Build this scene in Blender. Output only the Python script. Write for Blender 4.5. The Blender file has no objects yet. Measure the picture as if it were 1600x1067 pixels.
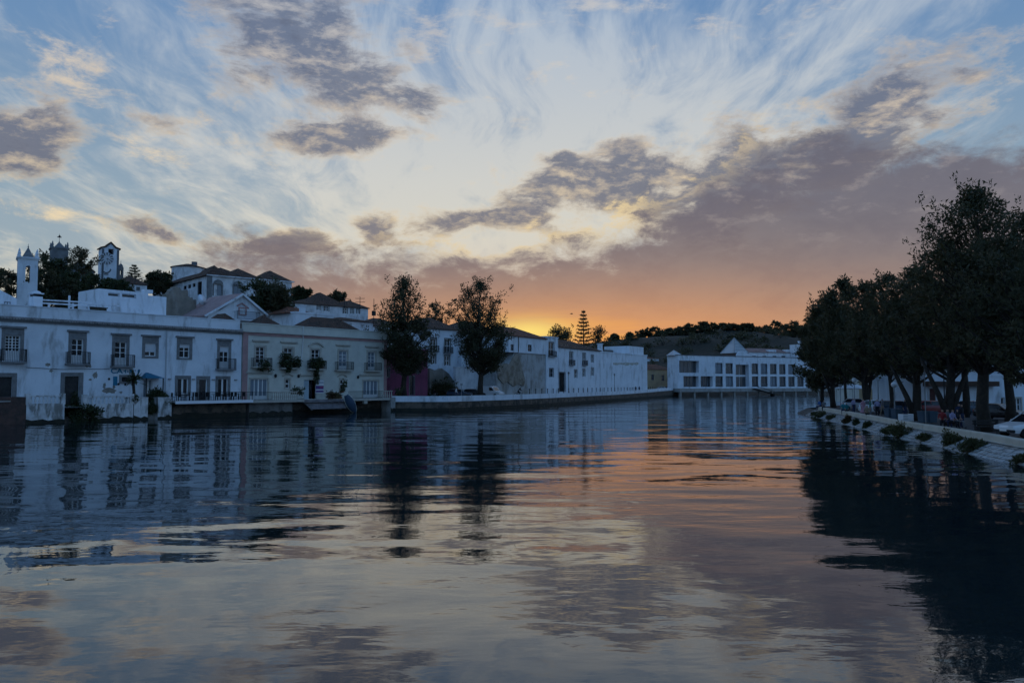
import bpy, bmesh, math, random
from mathutils import Vector, Matrix
R = math.radians
random.seed(7)
scene = bpy.context.scene
COL = scene.collection

# ------------------------------------------------------------------ camera
F = 1226.0            # focal length in photograph pixels (1600 wide)
HZ = 600.0            # row of the horizon in the photograph
CAMZ = 4.0            # eye height above the river
PITCH = math.atan((HZ - 533.5) / F)
cam_d = bpy.data.cameras.new('camera')
cam_d.sensor_width = 36.0
cam_d.lens = 36.0 * F / 1600.0
cam_d.clip_start = 0.1
cam_d.clip_end = 20000
cam = bpy.data.objects.new('camera', cam_d)
cam.location = (0, 0, CAMZ)
cam.rotation_euler = (R(90) + PITCH, 0, 0)
COL.objects.link(cam)
scene.camera = cam

def ray(px, py):
    u = (px - 800.0) / F
    v = (533.5 - py) / F
    c, s = math.cos(PITCH), math.sin(PITCH)
    return Vector((u, c - v * s, s + v * c))

def at(px, py, Y):
    d = ray(px, py)
    k = Y / d.y
    return Vector((d.x * k, Y, CAMZ + d.z * k))

def on_z(px, py, z):
    d = ray(px, py)
    k = (z - CAMZ) / d.z
    return Vector((d.x * k, d.y * k, z))

# ------------------------------------------------------------------ sky
class NG:
    """tiny helper to write node graphs as expressions"""
    def __init__(self, tree):
        self.t = tree
    def _in(self, sock, v):
        if isinstance(v, bpy.types.NodeSocket):
            self.t.links.new(v, sock)
        elif v is not None:
            sock.default_value = v
    def n(self, typ, **kw):
        nd = self.t.nodes.new(typ)
        for k, v in kw.items():
            setattr(nd, k, v)
        return nd
    def m(self, op, a, b=None, c=None, clamp=False):
        nd = self.n('ShaderNodeMath', operation=op, use_clamp=clamp)
        self._in(nd.inputs[0], a)
        if b is not None: self._in(nd.inputs[1], b)
        if c is not None: self._in(nd.inputs[2], c)
        return nd.outputs[0]
    def add(self, a, b): return self.m('ADD', a, b)
    def sub(self, a, b): return self.m('SUBTRACT', a, b)
    def mul(self, a, b): return self.m('MULTIPLY', a, b)
    def div(self, a, b): return self.m('DIVIDE', a, b)
    def sstep(self, x, lo, hi, a=0.0, b=1.0):
        nd = self.n('ShaderNodeMapRange', interpolation_type='SMOOTHSTEP')
        for i, v in enumerate((x, lo, hi, a, b)):
            self._in(nd.inputs[i], v)
        return nd.outputs[0]
    def lin(self, x, lo, hi, a=0.0, b=1.0):
        nd = self.n('ShaderNodeMapRange')
        for i, v in enumerate((x, lo, hi, a, b)):
            self._in(nd.inputs[i], v)
        return nd.outputs[0]
    def gauss(self, x, c, w):
        q = self.div(self.sub(x, c), w)
        return self.m('EXPONENT', self.mul(self.mul(q, q), -1.0))
    def xyz(self, x, y, z=0.0):
        nd = self.n('ShaderNodeCombineXYZ')
        self._in(nd.inputs[0], x); self._in(nd.inputs[1], y); self._in(nd.inputs[2], z)
        return nd.outputs[0]
    def sep(self, v):
        nd = self.n('ShaderNodeSeparateXYZ'); self._in(nd.inputs[0], v)
        return nd.outputs
    def noise(self, v, scale, detail=6.0, rough=0.55, dist=0.0, lac=2.0, col=False):
        nd = self.n('ShaderNodeTexNoise')
        self._in(nd.inputs['Vector'], v)
        nd.inputs['Scale'].default_value = scale
        nd.inputs['Detail'].default_value = detail
        nd.inputs['Roughness'].default_value = rough
        nd.inputs['Distortion'].default_value = dist
        nd.inputs['Lacunarity'].default_value = lac
        return nd.outputs['Color' if col else 'Fac']
    def mix(self, f, a, b, blend='MIX'):
        nd = self.n('ShaderNodeMix', data_type='RGBA', blend_type=blend)
        self._in(nd.inputs[0], f)
        for i, v in ((6, a), (7, b)):
            if isinstance(v, tuple) and len(v) == 3: v = (*v, 1.0)
            self._in(nd.inputs[i], v)
        return nd.outputs[2]
    def ramp(self, x, stops, interp='LINEAR'):
        nd = self.n('ShaderNodeValToRGB')
        cr = nd.color_ramp; cr.interpolation = interp
        while len(cr.elements) < len(stops): cr.elements.new(0.5)
        for e, (p, c) in zip(cr.elements, stops):
            e.position = p
            e.color = (*c, 1.0) if len(c) == 3 else c
        self._in(nd.inputs[0], x)
        return nd.outputs[0]
    def mapping(self, v, loc=(0, 0, 0), rot=(0, 0, 0), sc=(1, 1, 1)):
        nd = self.n('ShaderNodeMapping')
        self._in(nd.inputs[0], v)
        nd.inputs[1].default_value = loc; nd.inputs[2].default_value = rot; nd.inputs[3].default_value = sc
        return nd.outputs[0]

def lin1(c): return c / 12.92 if c <= 0.04045 else ((c + 0.055) / 1.055) ** 2.4
def srgb(r, g, b): return tuple(lin1(v / 255.0) for v in (r, g, b))

SUN_AZ = math.atan((812 - 800) / F)
SUN_EL = R(2.2)
WS = 0.12                       # world strength

def sk(r, g, b):                # a sky colour as seen in the picture -> sky radiance units
    return tuple(v / WS for v in srgb(r, g, b))

world = bpy.data.worlds.new('World')
scene.world = world
world.use_nodes = True
wt = world.node_tree
for nd in list(wt.nodes): wt.nodes.remove(nd)
g = NG(wt)
out = g.n('ShaderNodeOutputWorld')
bg = g.n('ShaderNodeBackground')
bg.inputs['Strength'].default_value = WS
wt.links.new(bg.outputs[0], out.inputs[0])
sky = g.n('ShaderNodeTexSky', sky_type='NISHITA')
sky.sun_disc = False
sky.sun_elevation = SUN_EL
sky.sun_rotation = SUN_AZ
sky.air_density = 1.0; sky.dust_density = 0.6; sky.ozone_density = 2.0
tc = g.n('ShaderNodeTexCoord')
dx, dy, dz = g.sep(tc.outputs['Generated'])
hor = g.m('SQRT', g.m('MAXIMUM', g.add(g.mul(dx, dx), g.mul(dy, dy)), 1e-5))
te = g.m('ABSOLUTE', g.div(dz, hor))                 # tangent of the elevation
te = g.m('MINIMUM', te, 8.0)
az = g.m('ARCTAN2', dx, dy)                          # azimuth, 0 = towards +Y
def daz(px): return math.atan((px - 800.0) / F)
def dte(px, py): return (HZ - py) / F * math.cos(daz(px))
# cloud-deck coordinates (flat layer seen in perspective)
den = g.add(g.m('ABSOLUTE', dz), 0.16)
deck = g.xyz(g.div(dx, den), g.div(dy, den), 0.0)
ang = g.xyz(az, te, 0.0)

# clear sky: atmosphere model, lifted by the pale evening haze
clear = g.mix(1.0, sky.outputs[0], (1.5, 1.45, 1.6), 'MULTIPLY')
blue = g.ramp(g.lin(te, 0.0, 1.2), [(0.0, sk(168, 176, 176)), (0.18, sk(146, 168, 184)), (0.34, sk(110, 146, 186)), (0.6, sk(84, 132, 190)), (1.0, sk(80, 136, 204))])
front = g.sstep(g.m('ABSOLUTE', az), 0.7, 1.7, 1.0, 0.0)   # the bright weather lies in the west, dusk rises in the east
dusk = g.ramp(g.lin(te, 0.0, 1.2), [(0.0, sk(132, 166, 204)), (0.25, sk(122, 168, 218)), (0.6, sk(106, 160, 220)), (1.0, sk(80, 136, 204))])
blue = g.mix(front, dusk, blue)
clear = g.mix(0.88, clear, blue)

# thin high cirrus, long streaks
wob = g.noise(deck, 0.55, 3.0, 0.5, col=True)
deckw = g.n('ShaderNodeVectorMath', operation='MULTIPLY_ADD')
wt.links.new(wob, deckw.inputs[0]); deckw.inputs[1].default_value = (0.9, 0.9, 0); wt.links.new(deck, deckw.inputs[2])
cir_v = g.mapping(deckw.outputs[0], rot=(0, 0, R(-24)), sc=(1.0, 0.42, 1))
cir = g.noise(cir_v, 1.25, 6.0, 0.62, 0.5)
cir_f = g.noise(g.mapping(deckw.outputs[0], rot=(0, 0, R(-68)), sc=(3.4, 1.2, 1)), 2.4, 5.0, 0.66, 0.6)
veil = g.add(g.gauss(az, daz(690), 0.20), g.mul(g.gauss(az, daz(1080), 0.22), 0.7))
veil = g.mul(veil, g.gauss(te, 0.24, 0.20))
cir_w = g.noise(g.mapping(deckw.outputs[0], rot=(0, 0, R(-48)), sc=(4.2, 1.5, 1)), 1.7, 6.0, 0.64, 0.9)
cirm = g.add(g.add(g.mul(cir, 0.90), g.mul(cir_f, 0.36)), g.add(g.mul(cir_w, 0.36), g.mul(veil, 0.28)))
cirm = g.mul(g.sstep(cirm, 0.76, 1.04), g.add(0.12, g.mul(front, 0.88)))
cir_col = g.ramp(g.lin(te, 0.1, 0.5), [(0.0, sk(226, 218, 196)), (0.4, sk(212, 211, 205)), (1.0, sk(178, 192, 208))])
col = g.mix(g.mul(cirm, 0.88), clear, cir_col)
col = g.mix(g.mul(g.gauss(te, 0.17, 0.09), g.mul(g.gauss(az, daz(800), 0.26), 0.22)), col, sk(214, 211, 198))

# broken cloud: soft patches torn by noise
fl = g.mapping(ang, sc=(1.0, 1.75, 1))
fl = g.n('ShaderNodeVectorMath', operation='MULTIPLY_ADD')
wt.links.new(g.noise(g.mapping(ang, sc=(1, 1.8, 1)), 7.0, 1.6, 0.42, col=True), fl.inputs[0])
fl.inputs[1].default_value = (0.13, 0.075, 0); wt.links.new(ang, fl.inputs[2])
flv = fl.outputs[0]
waz, wte, _ = g.sep(flv)
def cum(off):
    v = g.mapping(ang, loc=(off[0], off[1] * 1.9, 0), rot=(0, 0, R(12)), sc=(1.0, 1.9, 1))
    return g.noise(v, 13.0, 8.0, 0.66, 0.25)
def ell(px, py, rx, ry, rot=0.0, s=1.0):
    a0, t0 = daz(px), dte(px, py)
    ca = math.cos(a0)
    sa, st = rx / F * ca * ca, ry / F * ca
    du = g.sub(waz, a0 + 0.065); dv = g.sub(wte, t0 + 0.0375)
    if rot:
        c, sn = math.cos(R(rot)), math.sin(R(rot))
        du, dv = g.add(g.mul(du, c), g.mul(dv, sn)), g.sub(g.mul(dv, c), g.mul(du, sn))
    q = g.add(g.m('POWER', g.div(du, sa), 2.0), g.m('POWER', g.div(dv, st), 2.0))
    return g.mul(g.m('EXPONENT', g.mul(q, -1.0)), s)
def msum(lst):
    r = None
    for e in lst:
        e = ell(*e)
        r = e if r is None else g.m('MAXIMUM', r, e)
    return r
dark_m = msum([(470, 60, 210, 120, -20, 1.15), (600, 120, 130, 70, -20, .95), (530, 198, 110, 40, 8, 1.3), (775, 338, 160, 44, 6, 1.25), (605, 350, 60, 24, 0, 1.2), (1060, 290, 90, 40, 30, 1.1), (420, 372, 150, 22, 0, 1.0),
               (960, 278, 230, 50, 8, 1.2), (1000, 240, 120, 36, 5, 1.1), (240, 342, 110, 22, -8, .95), (1160, 270, 190, 90, 22, 1.3), (1350, 200, 230, 80, 26, 1.4),
               (25, 205, 120, 68, -8, 1.3), (870, 258, 46, 16, 0, 1.0), (1490, 190, 80, 34, 30, .85), (240, 190, 140, 40, -25, .72)])
pale_m = msum([(650, 60, 80, 95, 0, .92), (630, 160, 110, 50, 0, .8), (235, 220, 150, 50, 10, .9), (85, 100, 90, 46, 0, .85), (110, 140, 80, 18, 0, .85),
               (60, 325, 140, 34, -5, .85), (150, 330, 110, 28, 0, .85), (1560, 90, 80, 44, 20, .75), (1010, 330, 190, 50, 0, .85), (960, 5, 80, 22, 0, .85), (1160, 220, 90, 44, 0, .9), (1550, 155, 70, 24, 25, .8)])
n0 = cum((0, 0))
n1 = cum((0.006, -0.012))
base_cov = g.mul(g.mul(g.gauss(te, 0.9, 0.45), 0.33), g.add(0.4, g.mul(front, 0.6)))       # scattered cloud goes on overhead and behind
D = g.add(n0, g.m('MAXIMUM', g.mul(dark_m, 0.42), g.m('MAXIMUM', g.mul(pale_m, 0.30), base_cov)))
cov = g.sstep(D, 0.64, 0.90)
thick = g.sstep(g.add(g.add(n0, g.mul(dark_m, 0.42)), g.mul(pale_m, 0.02)), 0.63, 0.93)
rim = g.m('MULTIPLY', g.sub(n0, n1), 5.0, clamp=True)
lit = g.ramp(g.lin(te, 0.12, 0.5), [(0.0, sk(248, 222, 172)), (0.5, sk(236, 214, 182)), (1.0, sk(196, 196, 198))])
core = g.ramp(g.lin(te, 0.10, 0.5), [(0.0, sk(122, 112, 116)), (0.35, sk(112, 114, 128)), (1.0, sk(108, 120, 144))])
mott = g.noise(g.mapping(ang, loc=(5, 2, 0), rot=(0, 0, R(14)), sc=(1.0, 2.3, 1)), 24.0, 6.0, 0.64)
core = g.mix(g.sstep(mott, 0.50, 0.72, 0.0, 0.75), core, g.mix(0.62, core, lit))
core = g.mix(g.sstep(mott, 0.46, 0.30, 0.0, 0.35), core, sk(84, 86, 102))
ccol = g.mix(thick, lit, core)
ccol = g.mix(g.mul(rim, 0.6), ccol, lit)
col = g.mix(g.mul(cov, 0.9), col, ccol)

# the low bank of stratus along the horizon, its top edge rising to the right
top = g.n('ShaderNodeFloatCurve')
pts = [(-1.6, .02), (daz(-100), .05), (daz(180), .05), (daz(300), dte(300, 400)), (daz(350), dte(350, 372)), (daz(430), dte(430, 376)), (daz(560), dte(560, 388)), (daz(800), dte(800, 388)), (daz(930), dte(930, 372)),
       (daz(1050), dte(1050, 330)), (daz(1120), dte(1120, 262)), (daz(1300), dte(1300, 225)), (daz(1450), dte(1450, 205)), (daz(1600), dte(1600, 212)), (1.0, .2), (1.6, .02)]
cv = top.mapping.curves[0]
def cx(a): return (a + 1.6) / 3.2
cv.points[0].location = (cx(pts[0][0]), pts[0][1]); cv.points[1].location = (cx(pts[-1][0]), pts[-1][1])
for a, b in pts[1:-1]: cv.points.new(cx(a), b)
for p in cv.points: p.handle_type = 'AUTO_CLAMPED'
top.mapping.update()
wt.links.new(g.lin(az, -1.6, 1.6), top.inputs['Value'])
edge = g.sub(g.add(top.outputs[0], g.add(g.mul(g.sub(n0, 0.5), 0.20), g.mul(g.sub(wte, g.add(te, 0.0375)), 1.1))), te)
bank = g.mul(g.sstep(edge, -0.02, 0.04), g.add(0.15, g.mul(front, 0.85)))
hole = g.mul(g.mul(g.sstep(g.noise(g.mapping(flv, loc=(3, 1, 0), sc=(1, 2.6, 1)), 7.0, 7.0, 0.6), 0.58, 0.70), g.sstep(te, 0.19, 0.27)), 0.55)
bank = g.mul(bank, g.sub(1.0, hole))
bank_col = g.ramp(g.lin(te, 0.0, 0.36), [(0.0, sk(186, 140, 110)), (0.22, sk(150, 131, 122)), (0.42, sk(126, 118, 121)), (0.62, sk(113, 109, 119)), (1.0, sk(104, 108, 124))])
bank_col = g.mix(g.mul(g.sstep(n0, 0.40, 0.66), 0.30), bank_col, sk(96, 92, 104))
bank_col = g.mix(g.mul(g.mul(g.sstep(mott, 0.52, 0.70), g.sstep(te, 0.12, 0.24)), 0.35), bank_col, sk(170, 160, 158))
lowfar = g.sstep(g.m('ABSOLUTE', g.sub(az, SUN_AZ)), 0.35, 1.3)
bank_col = g.mix(g.mul(lowfar, 0.7), bank_col, sk(120, 118, 132))
rimb = g.mul(g.mul(g.gauss(edge, -0.002, 0.014), g.gauss(az, daz(900), 0.24)), g.sstep(n0, 0.40, 0.62))
col = g.mix(g.mul(bank, 0.95), col, bank_col)
col = g.mix(g.mul(rimb, 0.75), col, sk(246, 220, 166))

# afterglow round the sunken sun
u1 = g.sub(az, SUN_AZ)
glow = g.mul(g.gauss(u1, 0.09, 0.38), g.gauss(te, 0.03, 0.086))
col = g.mix(g.mul(glow, 0.86), col, sk(236, 158, 94))
glow2 = g.mul(g.gauss(u1, 0.05, 0.15), g.gauss(te, 0.055, 0.030))
streak = g.sstep(g.noise(g.mapping(ang, sc=(1.0, 9.0, 1)), 8.0, 4.0, 0.5), 0.40, 0.62)
col = g.mix(g.mul(glow2, g.add(0.25, g.mul(streak, 0.5))), col, sk(252, 176, 84))
glow3 = g.mul(g.gauss(u1, 0.012, 0.05), g.gauss(te, 0.066, 0.016))
col = g.mix(g.mul(glow3, 0.9), col, sk(255, 226, 124))
wt.links.new(col, bg.inputs['Color'])

# the last of the sun, low behind the town
sun_d = bpy.data.lights.new('sun', 'SUN')
sun_d.energy = 0.25
sun_d.angle = R(6)
sun_d.color = (1.0, 0.62, 0.32)
sun = bpy.data.objects.new('sun', sun_d)
sdir = Vector((math.sin(SUN_AZ) * math.cos(SUN_EL), math.cos(SUN_AZ) * math.cos(SUN_EL), math.sin(SUN_EL)))
sun.rotation_euler = sdir.to_track_quat('Z', 'Y').to_euler()
COL.objects.link(sun)

vs = scene.view_settings
vs.view_transform = 'Standard'; vs.look = 'None'; vs.gamma = 1.0; vs.use_curve_mapping = False
vs.exposure = 0.0
scene.cycles.use_denoising = True
scene.cycles.use_adaptive_sampling = True
scene.cycles.adaptive_threshold = 0.02
scene.cycles.adaptive_min_samples = 8
world.cycles.sampling_method = 'MANUAL'
world.cycles.sample_map_resolution = 256
scene.cycles.max_bounces = 6
scene.cycles.glossy_bounces = 3
scene.cycles.transparent_max_bounces = 8

# ------------------------------------------------------------------ mesh helpers
class MB:
    def __init__(self):
        self.v = []; self.f = []; self.mi = []
    def add(self, vs, fs, mi=0):
        b = len(self.v)
        self.v += [tuple(p) for p in vs]
        for f in fs:
            self.f.append(tuple(i + b for i in f)); self.mi.append(mi)
        return self
    def quad(self, a, b, c, d, mi=0): return self.add([a, b, c, d], [(0, 1, 2, 3)], mi)
    def box(self, x0, x1, y0, y1, z0, z1, mi=0):
        return self.add([(x0, y0, z0), (x1, y0, z0), (x1, y1, z0), (x0, y1, z0), (x0, y0, z1), (x1, y0, z1), (x1, y1, z1), (x0, y1, z1)],
                        [(0, 3, 2, 1), (4, 5, 6, 7), (0, 1, 5, 4), (1, 2, 6, 5), (2, 3, 7, 6), (3, 0, 4, 7)], mi)
    def prism(self, poly, z0, z1, mi=0):                       # poly: (x, y) counter-clockwise
        n = len(poly)
        vs = [(x, y, z0) for x, y in poly] + [(x, y, z1) for x, y in poly]
        fs = [tuple(range(n))[::-1], tuple(range(n, 2 * n))] + [(i, (i + 1) % n, n + (i + 1) % n, n + i) for i in range(n)]
        return self.add(vs, fs, mi)
    def extr_y(self, poly, y0, y1, mi=0):                      # poly: (x, z) outline pushed through y
        n = len(poly)
        vs = [(x, y0, z) for x, z in poly] + [(x, y1, z) for x, z in poly]
        fs = [tuple(range(n)), tuple(range(n, 2 * n))[::-1]] + [(i, n + i, n + (i + 1) % n, (i + 1) % n) for i in range(n)]
        return self.add(vs, fs, mi)
    def tube(self, pts, rad, n=6, cap=True, mi=0):
        pts = [Vector(p) for p in pts]
        if not hasattr(rad, '__len__'): rad = [rad] * len(pts)
        vs = []; fs = []
        for i, p in enumerate(pts):
            d = (pts[min(i + 1, len(pts) - 1)] - pts[max(i - 1, 0)])
            d = d.normalized() if d.length > 1e-9 else Vector((0, 0, 1))
            a = d.orthogonal().normalized() if i == 0 else (a - d * a.dot(d)).normalized()
            b = d.cross(a)
            for k in range(n):
                t = 2 * math.pi * k / n
                vs.append(p + (a * math.cos(t) + b * math.sin(t)) * rad[i])
        for i in range(len(pts) - 1):
            for k in range(n):
                fs.append((i * n + k, i * n + (k + 1) % n, (i + 1) * n + (k + 1) % n, (i + 1) * n + k))
        if cap:
            fs.append(tuple(range(n))[::-1]); fs.append(tuple(range((len(pts) - 1) * n, len(pts) * n)))
        return self.add(vs, fs, mi)
    def lathe(self, prof, cx=0, cy=0, z=0, n=10, mi=0):        # prof: (r, z)
        return self.tube([(cx, cy, z + q) for _, q in prof], [max(r, 1e-3) for r, _ in prof], n, True, mi)
    def blob(self, c, r, n=7, m=5, rnd=None, jit=0.0, mi=0):
        vs = []; fs = []
        for i in range(m + 1):
            ph = math.pi * i / m
            for k in range(n):
                t = 2 * math.pi * k / n
                j = 1 + (rnd.uniform(-jit, jit) if rnd else 0)
                vs.append((c[0] + r[0] * math.sin(ph) * math.cos(t) * j, c[1] + r[1] * math.sin(ph) * math.sin(t) * j, c[2] + r[2] * math.cos(ph) * j))
        for i in range(m):
            for k in range(n):
                fs.append((i * n + k, (i + 1) * n + k, (i + 1) * n + (k + 1) % n, i * n + (k + 1) % n))
        return self.add(vs, fs, mi)
    def hip(self, x0, x1, y0, y1, z0, h, ov=0.3, ridge=None, mi=0):      # hipped roof on a rectangle
        x0 -= ov; x1 += ov; y0 -= ov; y1 += ov
        w, d = x1 - x0, y1 - y0
        if ridge is None: ridge = max(0.02, abs(w - d)) if w >= d else 0.02
        cy = (y0 + y1) / 2; cx = (x0 + x1) / 2
        if w >= d: a, b = (cx - ridge / 2, cy, z0 + h), (cx + ridge / 2, cy, z0 + h)
        else:
            rl = d - w; a, b = (cx, cy - rl / 2, z0 + h), (cx, cy + rl / 2, z0 + h)
        e = 0.12
        lo = [(x0, y0, z0), (x1, y0, z0), (x1, y1, z0), (x0, y1, z0)]
        mid = [(p[0], p[1], z0 + e) for p in lo]
        if w >= d: fs = [(4, 5, 9, 8), (5, 6, 9), (6, 7, 8, 9), (7, 4, 8)]
        else: fs = [(4, 5, 8), (5, 6, 9, 8), (6, 7, 9), (7, 4, 8, 9)]
        return self.add(lo + mid + [a, b], [(3, 2, 1, 0), (0, 1, 5, 4), (1, 2, 6, 5), (2, 3, 7, 6), (3, 0, 4, 7)] + fs, mi)
    def mesh(self, name, mats, smooth=False):
        me = bpy.data.meshes.new(name)
        me.from_pydata(self.v, [], self.f)
        if not isinstance(mats, (list, tuple)): mats = [mats]
        for m in mats: me.materials.append(m)
        if any(self.mi): me.polygons.foreach_set('material_index', self.mi)
        if smooth: me.polygons.foreach_set('use_smooth', [True] * len(me.polygons))
        me.update()
        return me
    def build(self, name, mats, parent=None, loc=(0, 0, 0), rz=0.0, smooth=False):
        return put(name, self.mesh(name, mats, smooth), parent, loc, rz)

def put(name, me, parent=None, loc=(0, 0, 0), rz=0.0):
    o = bpy.data.objects.new(name, me)
    COL.objects.link(o)
    o.location = loc; o.rotation_euler = (0, 0, rz)
    if parent is not None: o.parent = parent
    return o

def tag(o, label=None, cat=None, group=None, kind=None):
    if label: o['label'] = label
    if cat: o['category'] = cat
    if group: o['group'] = group
    if kind: o['kind'] = kind
    return o

def thing(name, label, cat, loc=(0, 0, 0), rz=0.0, group=None):
    o = bpy.data.objects.new(name, None)
    o.empty_display_size = 0.2
    COL.objects.link(o)
    o.location = loc; o.rotation_euler = (0, 0, rz)
    return tag(o, label, cat, group)

def kids(o): return [c for c in bpy.data.objects if c.parent == o]
def copy_tree(o, loc=None, rz=None, label=None, parent=None, scale=None, cache={}):
    if o.name not in cache: cache[o.name] = kids(o)
    c = o.copy(); COL.objects.link(c)
    c.parent = parent
    if loc is not None: c.location = loc
    if rz is not None: c.rotation_euler = (0, 0, rz)
    if scale is not None: c.scale = (scale,) * 3
    if label: c['label'] = label
    for ch in cache[o.name]: copy_tree(ch, parent=c)
    return c

# ------------------------------------------------------------------ materials
MATS = {}
def mat(name, col, rough=0.8, metal=0.0, spec=0.3, noise=None, bump=None, col2=None, nscale=1.0, coords='Object', stain=None, emis=None):
    """procedural material: base colour varied by noise towards col2; bump = (scale, strength)"""
    if name in MATS: return MATS[name]
    m = bpy.data.materials.new(name); m.use_nodes = True
    t = m.node_tree; k = NG(t)
    b = t.nodes['Principled BSDF']
    b.inputs['Roughness'].default_value = rough
    b.inputs['Metallic'].default_value = metal
    b.inputs['Specular IOR Level'].default_value = spec
    c4 = (*col, 1.0)
    b.inputs['Base Color'].default_value = c4
    tcn = k.n('ShaderNodeTexCoord').outputs[coords]
    if col2 is not None:
        n = k.noise(tcn, nscale, 6.0, 0.62)
        c = k.mix(k.sstep(n, 0.38, 0.68), col, col2)
        if stain is not None:                       # weathering with its own shapes
            sc_, sv, lo, hi, amt = stain
            n2 = k.noise(k.mapping(tcn, sc=(1, 1, 0.3)), sc_, 7.0, 0.65, 0.4)
            c = k.mix(k.mul(k.sstep(n2, lo, hi), amt), c, sv)
        t.links.new(c, b.inputs['Base Color'])
    if bump is not None:
        n3 = k.noise(tcn, bump[0], 5.0, 0.6)
        bn = k.n('ShaderNodeBump'); bn.inputs['Strength'].default_value = bump[1]; bn.inputs['Distance'].default_value = bump[2] if len(bump) > 2 else 0.05
        t.links.new(n3, bn.inputs['Height']); t.links.new(bn.outputs[0], b.inputs['Normal'])
    MATS[name] = m
    return m

WHITE = mat('white_limewash', (.70, .74, .78), .9, col2=(.60, .64, .68), nscale=.35, stain=(.7, (.26, .26, .25), .50, .74, .8), bump=(3, .25))
WHITE2 = mat('old_limewash', (.70, .71, .72), .9, col2=(.50, .51, .52), nscale=.5, stain=(.7, (.24, .23, .22), .50, .70, .75), bump=(3, .3))
WHITEW = mat('worn_quay_limewash', (.66, .66, .66), .9, col2=(.45, .44, .43), nscale=.9, stain=(1.1, (.16, .15, .13), .48, .62, .85), bump=(4, .4))
CREAM = mat('cream_plaster', (.58, .57, .50), .9, col2=(.50, .49, .43), nscale=.5, stain=(.6, (.30, .28, .24), .55, .75, .5), bump=(3, .2))
PINKTRIM = mat('pink_trim', (.42, .25, .24), .9, col2=(.34, .21, .2), nscale=1.2)
MAUVE = mat('mauve_plaster', (.26, .075, .14), .9, col2=(.20, .06, .11), nscale=.5, stain=(.6, (.12, .06, .08), .5, .7, .6))
STONE = mat('grey_stone_trim', (.20, .20, .20), .85, col2=(.14, .14, .14), nscale=2.0, bump=(8, .3))
CREAMSTONE = mat('pale_stone_trim', (.45, .42, .36), .85, col2=(.36, .33, .28), nscale=2.0)
OLDSTONE = mat('old_rampart_stone', (.27, .24, .20), .95, col2=(.16, .145, .12), nscale=.45, stain=(.35, (.36, .35, .33), .5, .66, .8), bump=(1.6, .8, .15))
QUAY = mat('quay_stone', (.13, .10, .075), .9, col2=(.04, .034, .028), nscale=1.3, stain=(.5, (.022, .021, .018), .45, .7, .85), bump=(1.5, .8, .12))
ROOF = mat('old_clay_tiles', (.13, .075, .052), .9, col2=(.075, .05, .04), nscale=1.1, stain=(.8, (.05, .045, .035), .48, .68, .7))
ROOFR = mat('red_clay_tiles', (.24, .105, .065), .9, col2=(.15, .08, .055), nscale=.9)
CONC = mat('pale_concrete', (.34, .33, .31), .9, col2=(.25, .24, .22), nscale=.8, stain=(1.0, (.14, .13, .12), .52, .72, .6), bump=(5, .3))
PAVE = mat('paving', (.16, .155, .15), .9, col2=(.11, .105, .10), nscale=.6, bump=(4, .3))
ASPH = mat('asphalt', (.055, .055, .058), .9, col2=(.04, .04, .042), nscale=1.0)
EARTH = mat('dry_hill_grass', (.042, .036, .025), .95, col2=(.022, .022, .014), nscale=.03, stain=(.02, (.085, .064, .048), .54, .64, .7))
WOODW = mat('white_painted_wood', (.66, .66, .65), .6)
WOODD = mat('dark_door_wood', (.035, .033, .032), .7, col2=(.022, .021, .02), nscale=3)
WOODP = mat('grey_planks', (.17, .15, .15), .85, col2=(.10, .09, .09), nscale=2)
IRON = mat('dark_iron', (.02, .022, .025), .6, .3)
GREYM = mat('grey_metal', (.25, .26, .27), .5, .5)
GLASS = mat('dark_window_glass', (.012, .014, .018), .12, spec=.6)
CURT = mat('curtained_glass', (.16, .20, .24), .25, spec=.6)
LITG = mat('museum_glass', (.05, .055, .06), .1, spec=.7)
SHUT = mat('grey_shutter', (.16, .18, .20), .7)
BLIND = mat('white_roller_blind', (.55, .56, .58), .8)
TEAL = mat('teal_paint', (.02, .17, .28), .7)
BARK = mat('bark', (.045, .036, .028), .95, col2=(.028, .023, .019), nscale=3, bump=(5, .7, .08))
TYRE = mat('tyre_rubber', (.012, .012, .012), .9)
CLOTH_W = mat('white_canvas', (.66, .66, .66), .9)
def leafmat(name, c, c2):
    if name in MATS: return MATS[name]
    m = bpy.data.materials.new(name); m.use_nodes = True
    t = m.node_tree; k = NG(t); b = t.nodes['Principled BSDF']
    b.inputs['Roughness'].default_value = .65; b.inputs['Specular IOR Level'].default_value = .25
    tcn = k.n('ShaderNodeTexCoord').outputs['Object']
    geo = k.n('ShaderNodeNewGeometry')
    n = k.noise(tcn, .8, 3.0, .6)
    f = k.add(k.mul(k.sstep(n, .35, .68), .6), k.mul(geo.outputs['Random Per Island'], .4))
    t.links.new(k.mix(f, c, c2), b.inputs['Base Color'])
    tr = k.n('ShaderNodeBsdfTranslucent'); tr.inputs[0].default_value = (c2[0] * 1.2, c2[1] * 1.2, c2[2] * .8, 1)
    mx = k.n('ShaderNodeMixShader'); mx.inputs[0].default_value = .22
    t.links.new(b.outputs[0], mx.inputs[1]); t.links.new(tr.outputs[0], mx.inputs[2])
    t.links.new(mx.outputs[0], t.nodes['Material Output'].inputs[0])
    MATS[name] = m
    return m
LEAF = leafmat('dark_foliage', (.034, .036, .020), (.082, .078, .042))
LEAFG = leafmat('green_foliage', (.026, .036, .018), (.06, .072, .032))
LEAFY = leafmat('scrub_foliage', (.05, .055, .025), (.10, .095, .045))
LEAFR = leafmat('reddish_foliage', (.09, .04, .025), (.08, .075, .03))

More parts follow.
